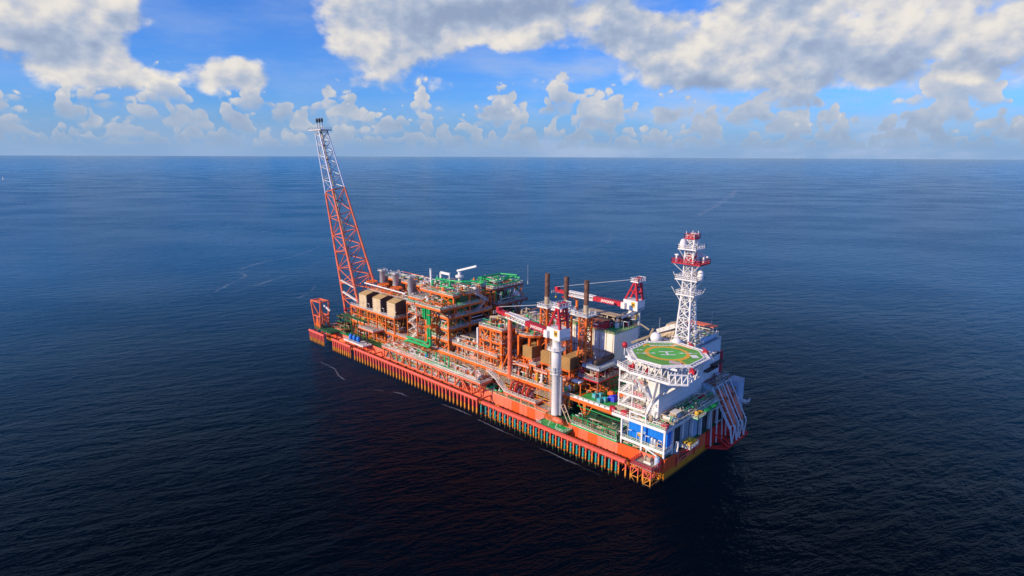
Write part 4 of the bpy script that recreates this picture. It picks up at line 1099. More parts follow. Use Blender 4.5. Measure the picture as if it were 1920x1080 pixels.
m.add(vs, [(i * 5 + j, i * 5 + j + 1, i * 5 + j + 6, i * 5 + j + 5) for i in range(8) for j in range(4)] + [(0, 1, 2, 3, 4), (40, 44, 43, 42, 41)], True)
m.build('boat_hull', ORANGE2, boat)
MB().add([p for s_ in sec for p in (s_[0], s_[4])], [(i * 2, i * 2 + 1, i * 2 + 3, i * 2 + 2) for i in range(8)]).build('boat_deck', ORANGE, boat)
MB().lathe((160.6, -2.2, 7.6), [(1.05, -1.6), (1.1, 0), (.9, 1.7), (.3, 2.0)], 12, 'x').build('cuddy', ORANGE2, boat)
MB().bar((157.4, -3.6, 5.2), (158, -3.0, 7.2), .18).bar((157.4, -.9, 5.2), (158, -1.4, 7.2), .18).bar((160.6, -3.6, 5.2), (161, -3.0, 7.2), .18).bar((160.6, -.9, 5.2), (161, -1.4, 7.2), .18).build('cradle', OFFW, boat)
sd = thing('boat_davit', 'beige slanting davit and ladder beside the crane pedestal foot', 'davit', (162, -.5, 8))
MB().bar((160.4, -.6, 12.6), (164.0, -.8, 7), .22).bar((161, .6, 12.6), (164.4, .4, 7), .22).bar((160.4, -.6, 12.6), (161, .6, 12.6), .22).bar((162, -.6, 10.6), (162.6, .5, 10.6), .25).build('frame_tube', BEIGE, sd)
gd = thing('green_walkway', 'dark green piping walkway with pale lamps along the hull edge', 'walkway', (174, 1, 7))
deckset(gd, 7.9, 165.3, 183.6, -1.2, 4, GREEN, DGREEN, OFFW, .5, 'SW', .07)
deckset(gd, 10.8, 169.3, 183, 2, 7, DGREEN, DARK, DGREEN, .4, 'SW', .09)
for x in (166, 172, 178, 183): column(gd, x, -.9, 8, 10.9, .22, GREEN)
m = MB(); m.bar((165.5, -1, 10.9), (183.4, -1, 10.9), .2); m.bar((165.5, 1.8, 13.4), (183.4, 1.8, 13.4), .2); m.build('rail_beam', GREEN, gd)
pipework(gd, 165.8, 183, -.8, 8, 8, 13, 130, 'gdntndtn', rmax=.2)
scatter(166, 183, 0, 3.5, 7.9, 8, ['lp', 'va', 'lp', 'pu'], 'gtl', 'on the dark green walkway')
scatter(120, 134, .6, 3.4, 7.12, 5, ['hv', 'pu'], 'g', 'on the hull deck behind the orange side')
scatter(136, 152, 1.2, 3.4, 7.12, 5, ['hv', 'pu', 'va'], 'gt', 'on the hull deck under the reels')

# ---- bay contents
def drumset(x, y, z):
    th = thing('chemical_tote', 'cyan chemical tote tank on the green bay deck', 'tote tank', (x, y, z), 'cyan totes on the bay deck')
    MB().box(x - .6, x + .6, y - .6, y + .6, z + .15, z + 1.6).build('tank_body', CYAN, th)
    m = MB()
    for dx in (-.66, .66):
        for dy in (-.66, .66): m.bar((x + dx, y + dy, z), (x + dx, y + dy, z + 1.75), .08)
    m.rail([(x - .66, y - .66, z + .6), (x + .66, y - .66, z + .6), (x + .66, y + .66, z + .6), (x - .66, y + .66, z + .6)], .6, 3, .06, True)
    m.build('cage', LGREY, th)
for x, y in ((167.2, 9.2), (168.2, 11), (170.6, 7.2), (171.6, 8.9)): drumset(x, y, 14.32)
tp = thing('blue_tarpaulin', 'bright blue tarpaulin draped over cargo on the bay deck', 'tarpaulin', (172.8, 11.6, 14.3))
MB().add([(171, 10.4, 14.5), (174.4, 10.2, 14.5), (174.6, 13.6, 14.5), (171.4, 14, 14.5), (172, 11, 16.2), (173.7, 11.2, 15.9), (173.6, 12.8, 16.4), (172.2, 13, 15.8)], [(0, 1, 5, 4), (1, 2, 6, 5), (2, 3, 7, 6), (3, 0, 4, 7), (4, 5, 6, 7)]).build('sheet', paint('tarpaulin_blue', (.01, .03, .55), .4, .1), tp)
for k, (x, y) in enumerate(((170, 15), (172.8, 17), (171.5, 19.5), (174.6, 16.2))):
    th = thing('cargo_basket', 'orange open cargo basket on the bay deck', 'basket', (x, y, 14.3), 'orange cargo baskets on the bay deck')
    MB().box(x - 1.1, x + 1.1, y - .8, y + .8, 14.5, 14.62).box(x - 1.1, x + 1.1, y - .8, y - .72, 14.62, 15.6).box(x - 1.1, x + 1.1, y + .72, y + .8, 14.62, 15.6).box(x - 1.1, x - 1.02, y - .72, y + .72, 14.62, 15.6).box(x + 1.02, x + 1.1, y - .72, y + .72, 14.62, 15.6).build('basket_shell', ORANGE, th)
    MB().box(x - .8, x + .8, y - .5, y + .5, 14.63, 15.9).build('cargo', ORANGE2, th)
for k in range(9): equip('lp', 'w', (158.8, 8.5 + k * 3.6, 14.35), 'along the edge of the bay deck', PI / 2)
for k in range(7): equip('vv' if k % 2 else 'va', 'o' if k % 3 else 't', (157.4, 9 + k * 3.4, 14.35), 'beside the bay deck lamps')

# ------------------------------------------------------------------ accommodation
ac = thing('accommodation_block', 'big white accommodation block under the helideck', 'building', (187, 25, 14.3))
MB().box(180.2, 189.8, 8.2, 44.5, 14.45, 34.0).build('wall', WHITE, ac)
MB().box(190, 194, 5, 45, 16.3, 34.0).box(189.8, 190, 8.2, 44.5, 14.5, 34).build('wall', BLUEG if False else WHITE, ac)
MB().box(180, 194.2, 7.9, 45.2, 34.02, 34.3).build('roof', LGREY, ac)
for z in (17.6, 21.6, 25.6, 29.4):
    bl = MB().box(179.6, 189.7, 4.6, 8.1, z, z + .3).build('balcony', WHITE, ac)
    sub(MB().rail([(179.6, 4.6, z + .3), (189.7, 4.6, z + .3)], 1.2, 1.3, .12).rail([(179.6, 8, z + .3), (179.6, 4.6, z + .3)], 1.2, 1.3, .12), 'railing', WHITE, bl, ac)
    sub(MB().box(179.6, 189.7, 4.48, 4.6, z - .2, z + .5), 'fascia', WHITE, bl, ac)
for x in (179.8, 184.8): MB().bar((x, 4.8, 14.4), (x, 4.8, 31), .35).build('post', WHITE, ac)
for z in (19.3, 23.2, 27.1):
    for x in (181.6, 186.5):
        dr = MB().box(x, x + 1.0, 8.1, 8.195, z - 1.2, z + .9).build('door', LGREY, ac)
for k, (x, z) in enumerate(((185.0, 17.9), (187.2, 17.9), (185, 21.9), (187.2, 21.9), (185, 25.9), (187.2, 25.9), (184.2, 29.7), (186.6, 29.7))):
    th = thing('fire_cabinet', 'red fire cabinet on a white balcony of the accommodation block', 'cabinet', (x, 5.4, z), 'red cabinets on the balconies')
    MB().box(x - .9, x + .9, 5.0, 5.9, z + .1, z + 1.35).build('body', RED, th)
    MB().box(x - .95, x + .95, 4.95, 5.95, z + 1.35, z + 1.42).build('lid', OFFW, th)
for k in range(3):
    z = 17.9 + 4 * k
    stair((180.6, 5.4, z), (184.2, 5.4, z + 3.9), 1.0, ['lowest', 'middle', 'top'][k] + ' white stair flight on the accommodation balconies', WHITE)
# big shaded end wall details
pipework(ac, 190.3, 193.6, 4.55, 4.85, 17, 31, 5, 'wl', rmax=.12)
pipework(ac, 180, 189.5, 7.2, 8.0, 15, 33, 22, 'wltw', rmax=.12)
m = MB()
for z in (20.5, 24.6, 28.6): m.box(194, 194.03, 5.2, 44.8, z, z + .06)
m.build('panel_seam', LGREY, ac)
for y, z in ((33.5, 30), (33.5, 25), (38, 26)):
    MB().box(194.0, 195.5, y, y + 8, z - .6, z).build('side_ledge', DBROWN, ac)
rdx = thing('red_riser_duct', 'tall red duct at the far corner of the accommodation end wall', 'duct', (194, 46, 20))
MB().box(191.5, 194, 45.2, 47.5, 20.5, 28.6).build('duct_shell', RED, rdx); MB().tube((192.6, 46.3, 14), (192.6, 46.3, 20.5), .4, 8).build('support', PINKR, rdx)
# roof clutter
for k, (x, y, r, lab) in enumerate(((189.0, 21.5 - 4.3, 0, ''),)): pass
def dome(x, y, z, r, lab):
    th = thing('satellite_dome', lab, 'satellite dome', (x, y, z), 'white satellite domes')
    MB().ball((x, y, z + r * .85), r, 18, 12).build('radome', WHITE, th)
    MB().tube((x, y, z - 1.5), (x, y, z + .2), r * .5, 10).build('base', OFFW, th)
dome(181.6, 22.5, 34.6, 1.85, 'large white satellite dome left of the antenna mast'); dome(188.6, 23.6, 34.4, 1.6, 'smaller satellite dome nearer the antenna mast')
pipework(ac, 181, 193.5, 27, 44, 34.4, 36.6, 60, 'twgtw'); 
scatter(181, 193, 31, 44, 34.3, 12, ['cb', 'lp', 'bc', 'vv', 'va'], 'wtglr', 'on the accommodation roof')
oc = thing('orange_canopy', 'long orange roof canopy beyond the antenna mast', 'canopy', (190, 41, 38))
MB().box(182.5, 193.5, 40.0, 43.5, 38.2, 38.5).build('canopy_sheet', ORANGE2, oc)
m = MB()
for x in (183, 188, 193): m.bar((x, 40.3, 34.3), (x, 40.3, 38.2), .2).bar((x, 43.2, 34.3), (x, 43.2, 38.2), .2)
m.build('post', OFFW, oc)
bb_ = thing('blue_tank', 'blue-grey horizontal tank at the roof edge of the accommodation block', 'tank', (193.5, 36, 34.3))
MB().lathe((193.2, 31.5, 35.3), [(.05, -.1), (.9, .1), (1.0, .5), (1.0, 9), (.9, 9.4), (.05, 9.6)], 12, 'y').build('shell', BLUEG, bb_)
MB().box(192.6, 193.8, 33, 33.4, 34.3, 34.7).box(192.6, 193.8, 38, 38.4, 34.3, 34.7).build('saddle', TAN, bb_)
ah = thing('exhaust_hood', 'tan and white angled hood behind the satellite domes', 'hood', (178, 34, 34))
MB().add([(177.5, 30, 33), (183, 30, 33), (183, 36, 33), (177.5, 36, 33), (180, 32, 38.6), (184, 32, 39.6), (184, 35, 40), (180, 35, 38.8)], [(0, 3, 2, 1), (0, 1, 5, 4), (1, 2, 6, 5), (2, 3, 7, 6), (3, 0, 4, 7), (4, 5, 6, 7)]).build('hood_shell', TAN, ah)
MB().bar((177.6, 29.9, 36), (184.4, 29.9, 39.3), .2, 1.4).build('rim', OFFW, ah)
cb2 = thing('crane_boom_rest', 'stubby tan and white deck crane left of the satellite dome', 'crane', (174.5, 30, 31))
MB().tube((174.5, 29, 14.3), (174.5, 29, 33), .5, 8).build('pedestal', OFFW, cb2)
MB().bar((171, 24.5, 31.5), (175.5, 29.6, 34.0), .6).bar((175.2, 29.4, 33.8), (176, 30.2, 36.6), .6).bar((175, 29, 36.2), (172.6, 27, 38.2), .5).build('boom', TAN, cb2)
rbl = thing('red_ball_beacon', 'red round beacon at the corner left of the helideck', 'beacon', (178.6, 7.5, 37))
MB().ball((178.9, 8.2, 36.3), .9, 12, 8, 1.15).build('ball', RED, rbl); MB().tube((178.9, 8.2, 33), (178.9, 8.2, 35.6), .15, 6).build('pole', WHITE, rbl)

# antenna mast
am = thing('antenna_mast', 'white lattice antenna mast with red platforms beside the helideck', 'mast', (189.5, 28, 34.3))
cx, cy = 189.4, 28.0
l, bb = MB(), MB()
def sq(h, z): return [(cx - h, cy - h, z), (cx + h, cy - h, z), (cx + h, cy + h, z), (cx - h, cy + h, z)]
lattice4(l, bb, sq(2.5, 34.3), sq(1.55, 53), .34, .15, 6, True); lattice4(l, bb, sq(1.55, 53), sq(1.45, 67), .26, .13, 5, True)
lattice4(l, bb, sq(1.25, 67.2), sq(1.1, 71), .2, .1, 2, True)
l.build('leg', WHITE, am); bb.build('bracing', WHITE, am)
m = MB(); 
for k in range(32): m.bar((cx - .4, cy - 1.9, 35 + k), (cx + .4, cy - 1.9, 35 + k), .1)
m.bar((cx - .4, cy - 1.9, 34.3), (cx - .4, cy - 1.6, 67), .1).bar((cx + .4, cy - 1.9, 34.3), (cx + .4, cy - 1.6, 67), .1); m.build('ladder', LGREY, am)
for z, hx, hy, mt, pm_ in ((51.2, 3.3, 2.6, WHITE, WHITE), (56.2, 3.9, 2.6, WHITE, WHITE), (61.6, 5.0, 3.4, RED, RED), (66.2, 3.2, 3.2, WHITE, WHITE), (69.6, 1.8, 1.8, RED, WHITE)):
    pl = MB().box(cx - hx, cx + hx, cy - hy, cy + hy, z, z + .25).build('platform', mt, am)
    sub(MB().rail([(cx - hx, cy - hy, z + .25), (cx + hx, cy - hy, z + .25), (cx + hx, cy + hy, z + .25), (cx - hx, cy + hy, z + .25)], 1.3, 1.1, .14, True), 'railing', mt, pl, am)
    m = MB()
    for sx in (-1, 1):
        for sy in (-1, 1): m.bar((cx + sx * hx * .9, cy + sy * hy * .9, z), (cx + sx * 1.5, cy + sy * 1.5, z - min(3, hx)), .18)
    sub(m, 'strut', WHITE, pl, am)
MB().box(cx - 1.2, cx + 1.2, cy - 1.2, cy + 1.2, 61.9, 64.4).build('equipment_box', RED, am)
MB().box(cx - 1.1, cx + 1.1, cy - 1.1, cy + 1.1, 69.9, 71.0).build('equipment_box', RED, am)
for x, y, z in ((cx - 1.9, cy - 2.2, 66.4), (cx + 3.2, cy + 1.0, 56.4)):
    MB().lathe((x, y, z), [(.9, 0), (1.05, .5), (1.05, 2.0), (.7, 2.9), (.1, 3.2)], 12).build('radome', WHITE, am)
MB().bar((cx + 1.7, cy + 2.8, 64.4), (cx + 5.2, cy + 1.2, 64.0), .35, .5).tube((cx + 3.4, cy + 2, 61.8), (cx + 3.4, cy + 2, 64.2), .35, 8).bar((cx - 4.6, cy - 2.0, 64.2), (cx - 3, cy - 2.8, 64.4), .3, .4).tube((cx - 3.8, cy - 2.4, 61.8), (cx - 3.8, cy - 2.4, 64.2), .3, 8).build('radar_scanner', WHITE, am)
m = MB()
for dx, dy, h in ((-1.4, -1.4, 3), (1.3, 1.2, 3.4), (.2, -1.3, 2.6), (1.4, -1.2, 2.9), (-.6, 1.3, 3.2)): m.tube((cx + dx, cy + dy, 69.9), (cx + dx, cy + dy, 70.4 + h * .5), .12, 5)
m.tube((cx - 3.4, cy - 2.2, 51.4), (cx - 4.6, cy - 3, 53.8), .12, 5).tube((cx + 3.4, cy + 2.2, 51.4), (cx + 4.4, cy + 2.6, 53.4), .14, 5).tube((cx - 3.9, cy - 2, 56.4), (cx - 4.6, cy - 2.4, 58.6), .12, 5); m.build('aerial', WHITE, am)
for x, y, z, h, lab in ((181, 25.5, 34.3, 8, 'thin whip aerial behind the large satellite dome'), (191.5, 42, 34.3, 9, 'thin whip aerial beyond the orange canopy'), (98, 50, 37.5, 9, 'thin whip aerial on the far corner of the rear module')):
    th = thing('whip_aerial', lab, 'aerial', (x, y, z)); MB().tube((x, y, z), (x, y, z + h), .07, 5).build('rod', LGREY, th); MB().tube((x, y, z), (x, y, z + 1.5), .15, 6).build('base', OFFW, th)

# helideck ------------------------------------------------------------
hd = thing('helideck', 'octagonal green helideck with yellow circle and white H', 'helideck', (192.4, 11.1, 34))
OC = [(182.7, 6.3), (188.6, 0.1), (197.0, .1), (202.6, 6.3), (202.6, 15.1), (198.2, 20.2), (189.0, 22.1), (182.2, 15.9)]
HC = (192.4, 11.1)
MB().prism(OC, 35.75, 36.0).build('landing_surface', HGREEN, hd)
def ring(r0, r1, z, n=48, a0=0, a1=2 * PI):
    m = MB(); vs = []; fs = []
    for k in range(n + 1):
        a = a0 + (a1 - a0) * k / n
        vs += [(HC[0] + r0 * math.cos(a), HC[1] + r0 * math.sin(a), z), (HC[0] + r1 * math.cos(a), HC[1] + r1 * math.sin(a), z)]
    fs = [(2 * k, 2 * k + 1, 2 * k + 3, 2 * k + 2) for k in range(n)]
    return m.add(vs, fs)
m = MB(); vs = [(HC[0], HC[1], 36.006)] + [(HC[0] + 5.6 * math.cos(k * PI / 24), HC[1] + 5.6 * math.sin(k * PI / 24), 36.006) for k in range(48)]
m.add(vs, [(0, 1 + k, 1 + (k + 1) % 48) for k in range(48)]); m.build('inner_circle', HGREEN2, hd)
ring(5.6, 6.9, 36.010).build('yellow_circle', HYEL, hd)
th0 = math.atan2(.69764, .71644)      # heading of the H bars
U = Vector((math.cos(th0), math.sin(th0), 0)); Vv = Vector((-math.sin(th0), math.cos(th0), 0)); H0 = Vector((HC[0], HC[1], 0))
def quad(m, u0, u1, v0, v1, z):
    m.add([H0 + U * a + Vv * b + Vector((0, 0, z)) for a, b in ((u0, v0), (u1, v0), (u1, v1), (u0, v1))], [(0, 1, 2, 3)])
m = MB(); quad(m, -2.3, 2.3, 1.15, 1.75, 36.016); quad(m, -2.3, 2.3, -1.75, -1.15, 36.016); quad(m, -.35, .35, -1.15, 1.15, 36.016); m.build('letter_mark', MARK, hd)
m = MB(); quad(m, -9.0, -3.4, -.13, .13, 36.018); quad(m, 3.4, 9.4, -.13, .13, 36.018)
for u in (-7.2, -4.4, 4.4, 7.0):
    m.add([H0 + U * (u - .8) + Vector((0, 0, 36.02)), H0 + U * (u + .2) - Vv * .5 + Vector((0, 0, 36.02)), H0 + U * (u + .9) + Vector((0, 0, 36.02)), H0 + U * (u + .2) + Vv * .5 + Vector((0, 0, 36.02))], [(0, 1, 2, 3)])
m.build('guide_line', MARK, hd)
def hl(p, q, w, z, mat, nm):
    p = Vector((p[0], p[1], z)); q = Vector((q[0], q[1], z)); d = (q - p).normalized(); s = Vector((-d.y, d.x, 0)) * w / 2
    MB().add([p - s, q - s, q + s, p + s], [(0, 1, 2, 3)]).build(nm, mat, hd)
hl((183.6, 12.0), (182.4, 14.8), .9, 36.012, HYEL, 'sector_line'); hl((183.0, 14.5), (186.6, 14.3), .8, 36.013, HYEL, 'sector_line')
hl((190.4, 17.3), (189.4, 21.7), 1.0, 36.012, HYEL, 'sector_line'); hl((189.3, 21.3), (195.6, 20.2), .9, 36.013, HYEL, 'sector_line')
hl((198.2, 7.9), (201.6, 5.4), 1.0, 36.012, HYEL, 'sector_line')
m = MB()
for k in range(3):
    a = Vector((196.4 + k * .45, 5.6 - k * .75, 36.014)); q = Vector((200.2 + k * .5, 6.0 - k * .6, 36.014)); m.add([a, q, q + Vector((.1, -.33, 0)), a + Vector((.1, -.33, 0))], [(0, 1, 2, 3)])
m.build('caution_stripe', RED, hd)
MB().add([(196.2, 5.9, 36.012), (200.6, 6.2, 36.012), (201.6, 4.4, 36.012), (197.4, 3.6, 36.012)], [(3, 2, 1, 0)]).build('caution_panel', MARK, hd)
MB().add([(198.2, 14.4, 36.012), (199.6, 15.9, 36.012), (201.6, 14.0, 36.012), (200.2, 12.5, 36.012)], [(3, 2, 1, 0)]).build('marking_box', MARK, hd)
tw_ = text('JANGKRIK', 'lettering', 1.75, MARK, hd, (187.8, 17.3, 36.03), (0, 0, th0)); tw_.scale.x = 1.15
text('8.3t', 'lettering', 1.3, MARK, hd, (184.7, 8.1, 36.03), (0, 0, th0))
text('22', 'lettering', .9, MARK, hd, (185.9, 4.7, 36.03), (0, 0, th0))
# rim, nets and support truss
def rimpoly(s): return [(HC[0] + (p[0] - HC[0]) * s, HC[1] + (p[1] - HC[1]) * s) for p in OC]
m = MB()
for s, z, w in ((1.0, 35.85, .45),):
    q = rimpoly(s)
    for a, c in zip(q, q[1:] + q[:1]): m.bar((a[0], a[1], z), (c[0], c[1], z), w, .5)
m.build('edge_rim', WHITE, hd)
m = MB(); q0, q1 = rimpoly(1.02), rimpoly(1.15)
for i in range(8):
    a0, c0 = Vector((*q0[i], 35.7)), Vector((*q0[(i + 1) % 8], 35.7)); a1, c1 = Vector((*q1[i], 35.95)), Vector((*q1[(i + 1) % 8], 35.95))
    m.bar(a1, c1, .28)
    for k in range(6): m.bar(a0.lerp(c0, k / 6), a1.lerp(c1, k / 6), .2)
    m.bar(a0.lerp(a1, .5), c0.lerp(c1, .5), .1)
m.build('safety_net_frame', WHITE, hd)
m = MB(); q = rimpoly(.97); ql = [(HC[0] + (p[0] - HC[0]) * .97, HC[1] + (p[1] - HC[1]) * .97) for p in OC]
for i in range(8):
    if i in (5, 6): continue
    a, c = q[i], q[(i + 1) % 8]
    for k in range(4):
        p0 = Vector((*a, 35.6)).lerp(Vector((*c, 35.6)), k / 4); p1 = Vector((*a, 35.6)).lerp(Vector((*c, 35.6)), (k + 1) / 4)
        m.bar(p0, p0 - Vector((0, 0, 3.8)), .3); 
        if i in (1, 2, 3, 0): m.bar(p0 - Vector((0, 0, 3.8)), p1, .22)
for k in range(6):
    y = 1 + k * 4; m.bar((184, y, 35.4), (201.5, y, 35.4), .35, .6)
m.build('support_truss', WHITE, hd)
LP = [(180.5, 2.2), (187, -.9), (200.5, -1.2), (204.6, 2.0), (203.8, 10)]
m = MB(); 
for a, c in zip(LP, LP[1:]): m.bar((a[0], a[1], 31.5), (c[0], c[1], 31.5), .5)
m.bar((180.5, 2.2, 31.5), (180.5, 8, 31.5), .4).bar((203.8, 10, 31.5), (194.1, 11, 31.5), .4)
for a, c in ((LP[2], LP[3]), (LP[3], LP[4])):
    for k in range(3):
        p0 = Vector((*a, 31.5)).lerp(Vector((*c, 31.5)), k / 3); p1 = Vector((*a, 31.5)).lerp(Vector((*c, 31.5)), (k + 1) / 3)
        m.bar(p0, p0 + Vector((-.3, .2, 2.8)), .3).bar(p0, p1 + Vector((-.3, .2, 2.8)), .25)
    m.bar((a[0] - .3, a[1] + .2, 34.3), (c[0] - .3, c[1] + .2, 34.3), .35)
m.build('lower_truss', WHITE, hd)
MB().prism([(181, 2.6), (187.2, -.5), (200.2, -.8), (203, 1.6), (200, 4.8), (188, 4.8), (181, 7.6)], 31.3, 31.45).build('access_walkway', LGREY, hd)
MB().rail([(180.5, 2.2, 31.7), (187, -.9, 31.7), (200.5, -1.2, 31.7)], 1.2, 1.4, .12).build('railing', WHITE, hd)
m = MB()
m.bar((192, 4.8, 21.5), (187, .2, 31.2), .7).bar((192, 4.8, 21.5), (196, .2, 31.2), .7).bar((194.2, 7, 24), (202.5, 3, 31.2), .7).bar((187, 4.8, 24), (184.5, .8, 31.2), .4).bar((189.9, 4.7, 16.5), (192, 4.7, 22), .7)
m.build('strut', WHITE, hd)
for x, y, lab in ((186.6, 1.4, 'larger red foam monitor skid on the walkway below the helideck'), (191.6, 1.2, 'smaller red foam skid on the walkway below the helideck')):
    th = thing('foam_skid', lab, 'fire monitor', (x, y, 31.5), 'red foam skids')
    MB().lathe((x, y, 31.5), [(.1, 0), (.5, .1), (.5, 1.9), (.15, 2.2)], 10).build('tank_body', RED, th); MB().box(x - 1.4, x - .7, y - .5, y + .5, 31.5, 32.9).build('control_box', RED, th)
    MB().bar((x, y, 33.9), (x + .6, y - .9, 34.4), .25).build('nozzle', ORANGE, th)
for x, y, z, lab in ((200.4, 20.3, 35.6, 'red fire monitor at the right rim of the helideck'), (193.8, 23.6, 35.2, 'red fire monitor at the back rim of the helideck'), (204.2, 5, 34.2, 'dark red monitor on the low corner of the helideck')):
    th = thing('fire_monitor', lab, 'fire monitor', (x, y, z), 'red fire monitors at the helideck rim')
    MB().box(x - .8, x + .8, y - .6, y + .6, z - .2, z + .9).build('base', RED, th); MB().bar((x, y, z + .9), (x, y, z + 1.3), .3).bar((x, y, z + 1.3), (x - 1.1, y - .3, z + 1.7), .28).build('nozzle', RED, th)
    MB().bar((x, y, z - 3), (x, y, z - .2), .3).build('support', WHITE, th)
pipework(hd, 184, 202, 20.5, 24.5, 34.6, 35.6, 14, 'wtw'); 
MB().prism([(198.5, 20.6), (203.2, 15.6), (204.8, 17), (200.2, 22.3)], 35.3, 35.45).build('access_walkway', OFFW, hd)

# ------------------------------------------------------------------ right end superstructure
re = thing('utility_deck', 'white two-level utility deck at the near right end with machinery on top', 'deck', (192, 20, 7))
deckset(re, 16.1, 180.5, 199.6, .2, 4.5, WHITE, DGREEN, WHITE, .7, 'SEW', .1)
deckset(re, 16.1, 194.3, 199.6, 4.7, 44, OFFW, DGREEN, OFFW, .7, 'E', .1)
deckset(re, 9.2, 184, 199.6, .2, 4.8, WHITE, LGREEN, WHITE, .6, 'SEW', .1)
for x in (184.2, 191.5, 199.2): column(re, x, .5, 7.1, 15.4, .55, WHITE)
for y in (5, 11, 17, 23, 29, 35, 41): column(re, 199.2, y, 7.1, 15.4, .8, OFFW)
for k, y in enumerate((7, 13, 19, 25, 31, 37)):
    MB().box(195, 198.6, y, y + 3.4, 7.15, 15).build('machinery_bay', (DARK, LGREY, BLUEG, DARK, PINKR, DARK)[k], re)
MB().box(181.5, 184.8, 4.9, 7.5, 7.2, 15.3).build('machinery_bay', LGREY, re)
MB().bar((191.3, .5, 9), (198.5, -.5, 7.3), .35).bar((193.4, .4, 7.1), (193.4, .4, 9), .3).build('brace', WHITE, re)
pipework(re, 195, 199.3, 5, 44, 16.2, 19, 90, 'ttwgt'); pipework(re, 181, 199, .8, 4.2, 16.2, 17.6, 40, 'twgt'); pipework(re, 195.5, 199.2, 1, 6, 7.2, 15, 26, 'twlt')
pipework(re, 185, 199, .6, 4, 7.15, 8.8, 30, 'gtow')
blue = thing('blue_container', 'long bright blue container shed on the lower right deck', 'container', (192.5, 3, 9.2))
MB().box(185.6, 199.0, 2.4, 6.4, 9.3, 14.9).build('container_shell', BLUE, blue)
m = MB()
for k in range(10): m.box(186 + k * 1.35, 186.12 + k * 1.35, 2.33, 2.399, 9.4, 14.8)
m.build('corrugation', BLUE, blue); MB().box(189.4, 190.4, 2.3, 2.39, 9.4, 11.8).build('door', BLUE, blue)
eg = MB(); eg.box(190.8, 192.0, 2.28, 2.32, 12.2, 12.5); eg.box(190.9, 191.6, 2.28, 2.32, 11.7, 12.0); eg.build('sign', BLUEG, blue)
hb = thing('lower_house', 'low white plant house with tan pipework on the right end', 'building', (190, 8, 14.3))
MB().box(181, 189, 5, 8, 14.6, 17.4).build('wall', WHITE, hb)
MB().box(180.8, 189.2, 4.8, 8.1, 17.42, 17.58).build('roof', TAN, hb) 
for k, (x, y) in enumerate(((182.5, 2.2), (185.3, 2.6), (188.4, 2), (191, 2.8), (193.5, 2), (196.4, 2.6), (197, 6.5), (197.2, 10), (196.8, 13.5), (197.2, 17), (197, 21), (197.2, 25), (197, 29), (197.2, 33), (197, 36.5))):
    equip(['hv', 'va', 'cb', 'pu', 'vv', 'va', 'hv', 'bc'][k % 8], 'twtgtlwt'[k % 8], (x, y, 16.12), 'on the utility deck at the right end', PI / 2 if k % 2 else 0)
for k, (x, y, z) in enumerate(((180.2, 1.3, 16.1), (184.6, 1.1, 16.1), (198.6, 1.4, 16.1))):
    th = thing('red_locker', 'red fire locker on the utility deck rail, %s of three' % ('farthest from the corner', 'middle one', 'at the near corner')[k], 'locker', (x, y, z), 'red lockers on the utility deck')
    MB().box(x - 1.0, x + 1.0, y - .6, y + .6, z + .1, z + 1.5).build('body', RED, th); MB().box(x - 1.05, x + 1.05, y - .65, y + .65, z + 1.5, z + 1.62).build('lid', RED, th)
wgf = thing('white_portal', 'white portal beam standing on the utility deck rail', 'frame', (188, 1, 16))
MB().bar((186.6, .8, 18.4), (192.6, .8, 18.4), .5).build('crossbar', WHITE, wgf); MB().bar((186.8, .8, 16.1), (186.8, .8, 18.2), .4).bar((192.4, .8, 16.1), (192.4, .8, 18.2), .4).build('post', WHITE, wgf)
for x, z in ((186.2, 9.25), (189.5, 9.25), (192.5, 9.25), (196.8, 9.25)): equip('lp', 'w', (x, .9, z), 'in front of the blue container')
lbf = thing('yellow_lifebuoy', 'yellow lamp housing before the blue container', 'light', (191, 1.4, 9.2))
MB().lathe((190.2, 1.3, 11.6), [(.1, -.2), (.7, -.15), (.7, .15), (.1, .2)], 14, 'y').build('disc', YELLOW, lbf); MB().tube((190.2, 1.4, 9.25), (190.2, 1.4, 11.2), .1, 6).build('pole', WHITE, lbf)
gen = thing('diesel_pump', 'grey twin-head pump standing before the blue container', 'pump', (195, 1.3, 9.2))
MB().box(194, 196, .8, 1.9, 9.25, 9.9).build('baseplate', OFFW, gen); MB().lathe((194.6, 1.4, 9.9), [(.5, 0), (.5, 2), (.1, 2.3)], 10).lathe((195.6, 1.4, 9.9), [(.5, 0), (.5, 1.8), (.1, 2.1)], 10).build('pump_head', LGREY, gen)
yb = thing('yellow_equipment_basket', 'yellow machinery on a white railed ledge off the end wall', 'basket', (202, 10, 8.5))
MB().box(199.9, 203.6, 8.4, 14, 8.6, 8.8).build('ledge', OFFW, yb); MB().rail([(199.9, 8.4, 8.8), (203.6, 8.4, 8.8), (203.6, 14, 8.8), (199.9, 14, 8.8)], 1.1, 1.3, .12).build('railing', OFFW, yb)
MB().box(200.5, 203, 9.2, 10.8, 9, 10.2).ball((201.2, 12, 9.8), .9, 10, 8).box(201, 203, 12, 13.4, 9, 10.4).build('machinery', YELLOW, yb)
MB().bar((200, 9, 6), (203.2, 9, 8.6), .25).bar((200, 13.4, 6), (203.2, 13.4, 8.6), .25).build('bracket', RED, yb)
sl = thing('yellow_side_skid', 'yellow and green valve platform at the edge of the utility deck', 'skid', (201, 18, 16))
MB().box(199.8, 202.2, 15, 20, 15.7, 15.9).build('deck', GREEN, sl); MB().rail([(199.9, 15, 15.9), (202.2, 15, 15.9), (202.2, 20, 15.9)], 1.1, 1.2, .12).build('railing', OFFW, sl)
MB().lathe((200.8, 16.8, 16.1), [(.1, 0), (.7, .1), (.7, 1.4), (.1, 1.6)], 10).box(200.2, 201.6, 18, 19.4, 16, 17.1).build('machinery', YELLOW, sl)
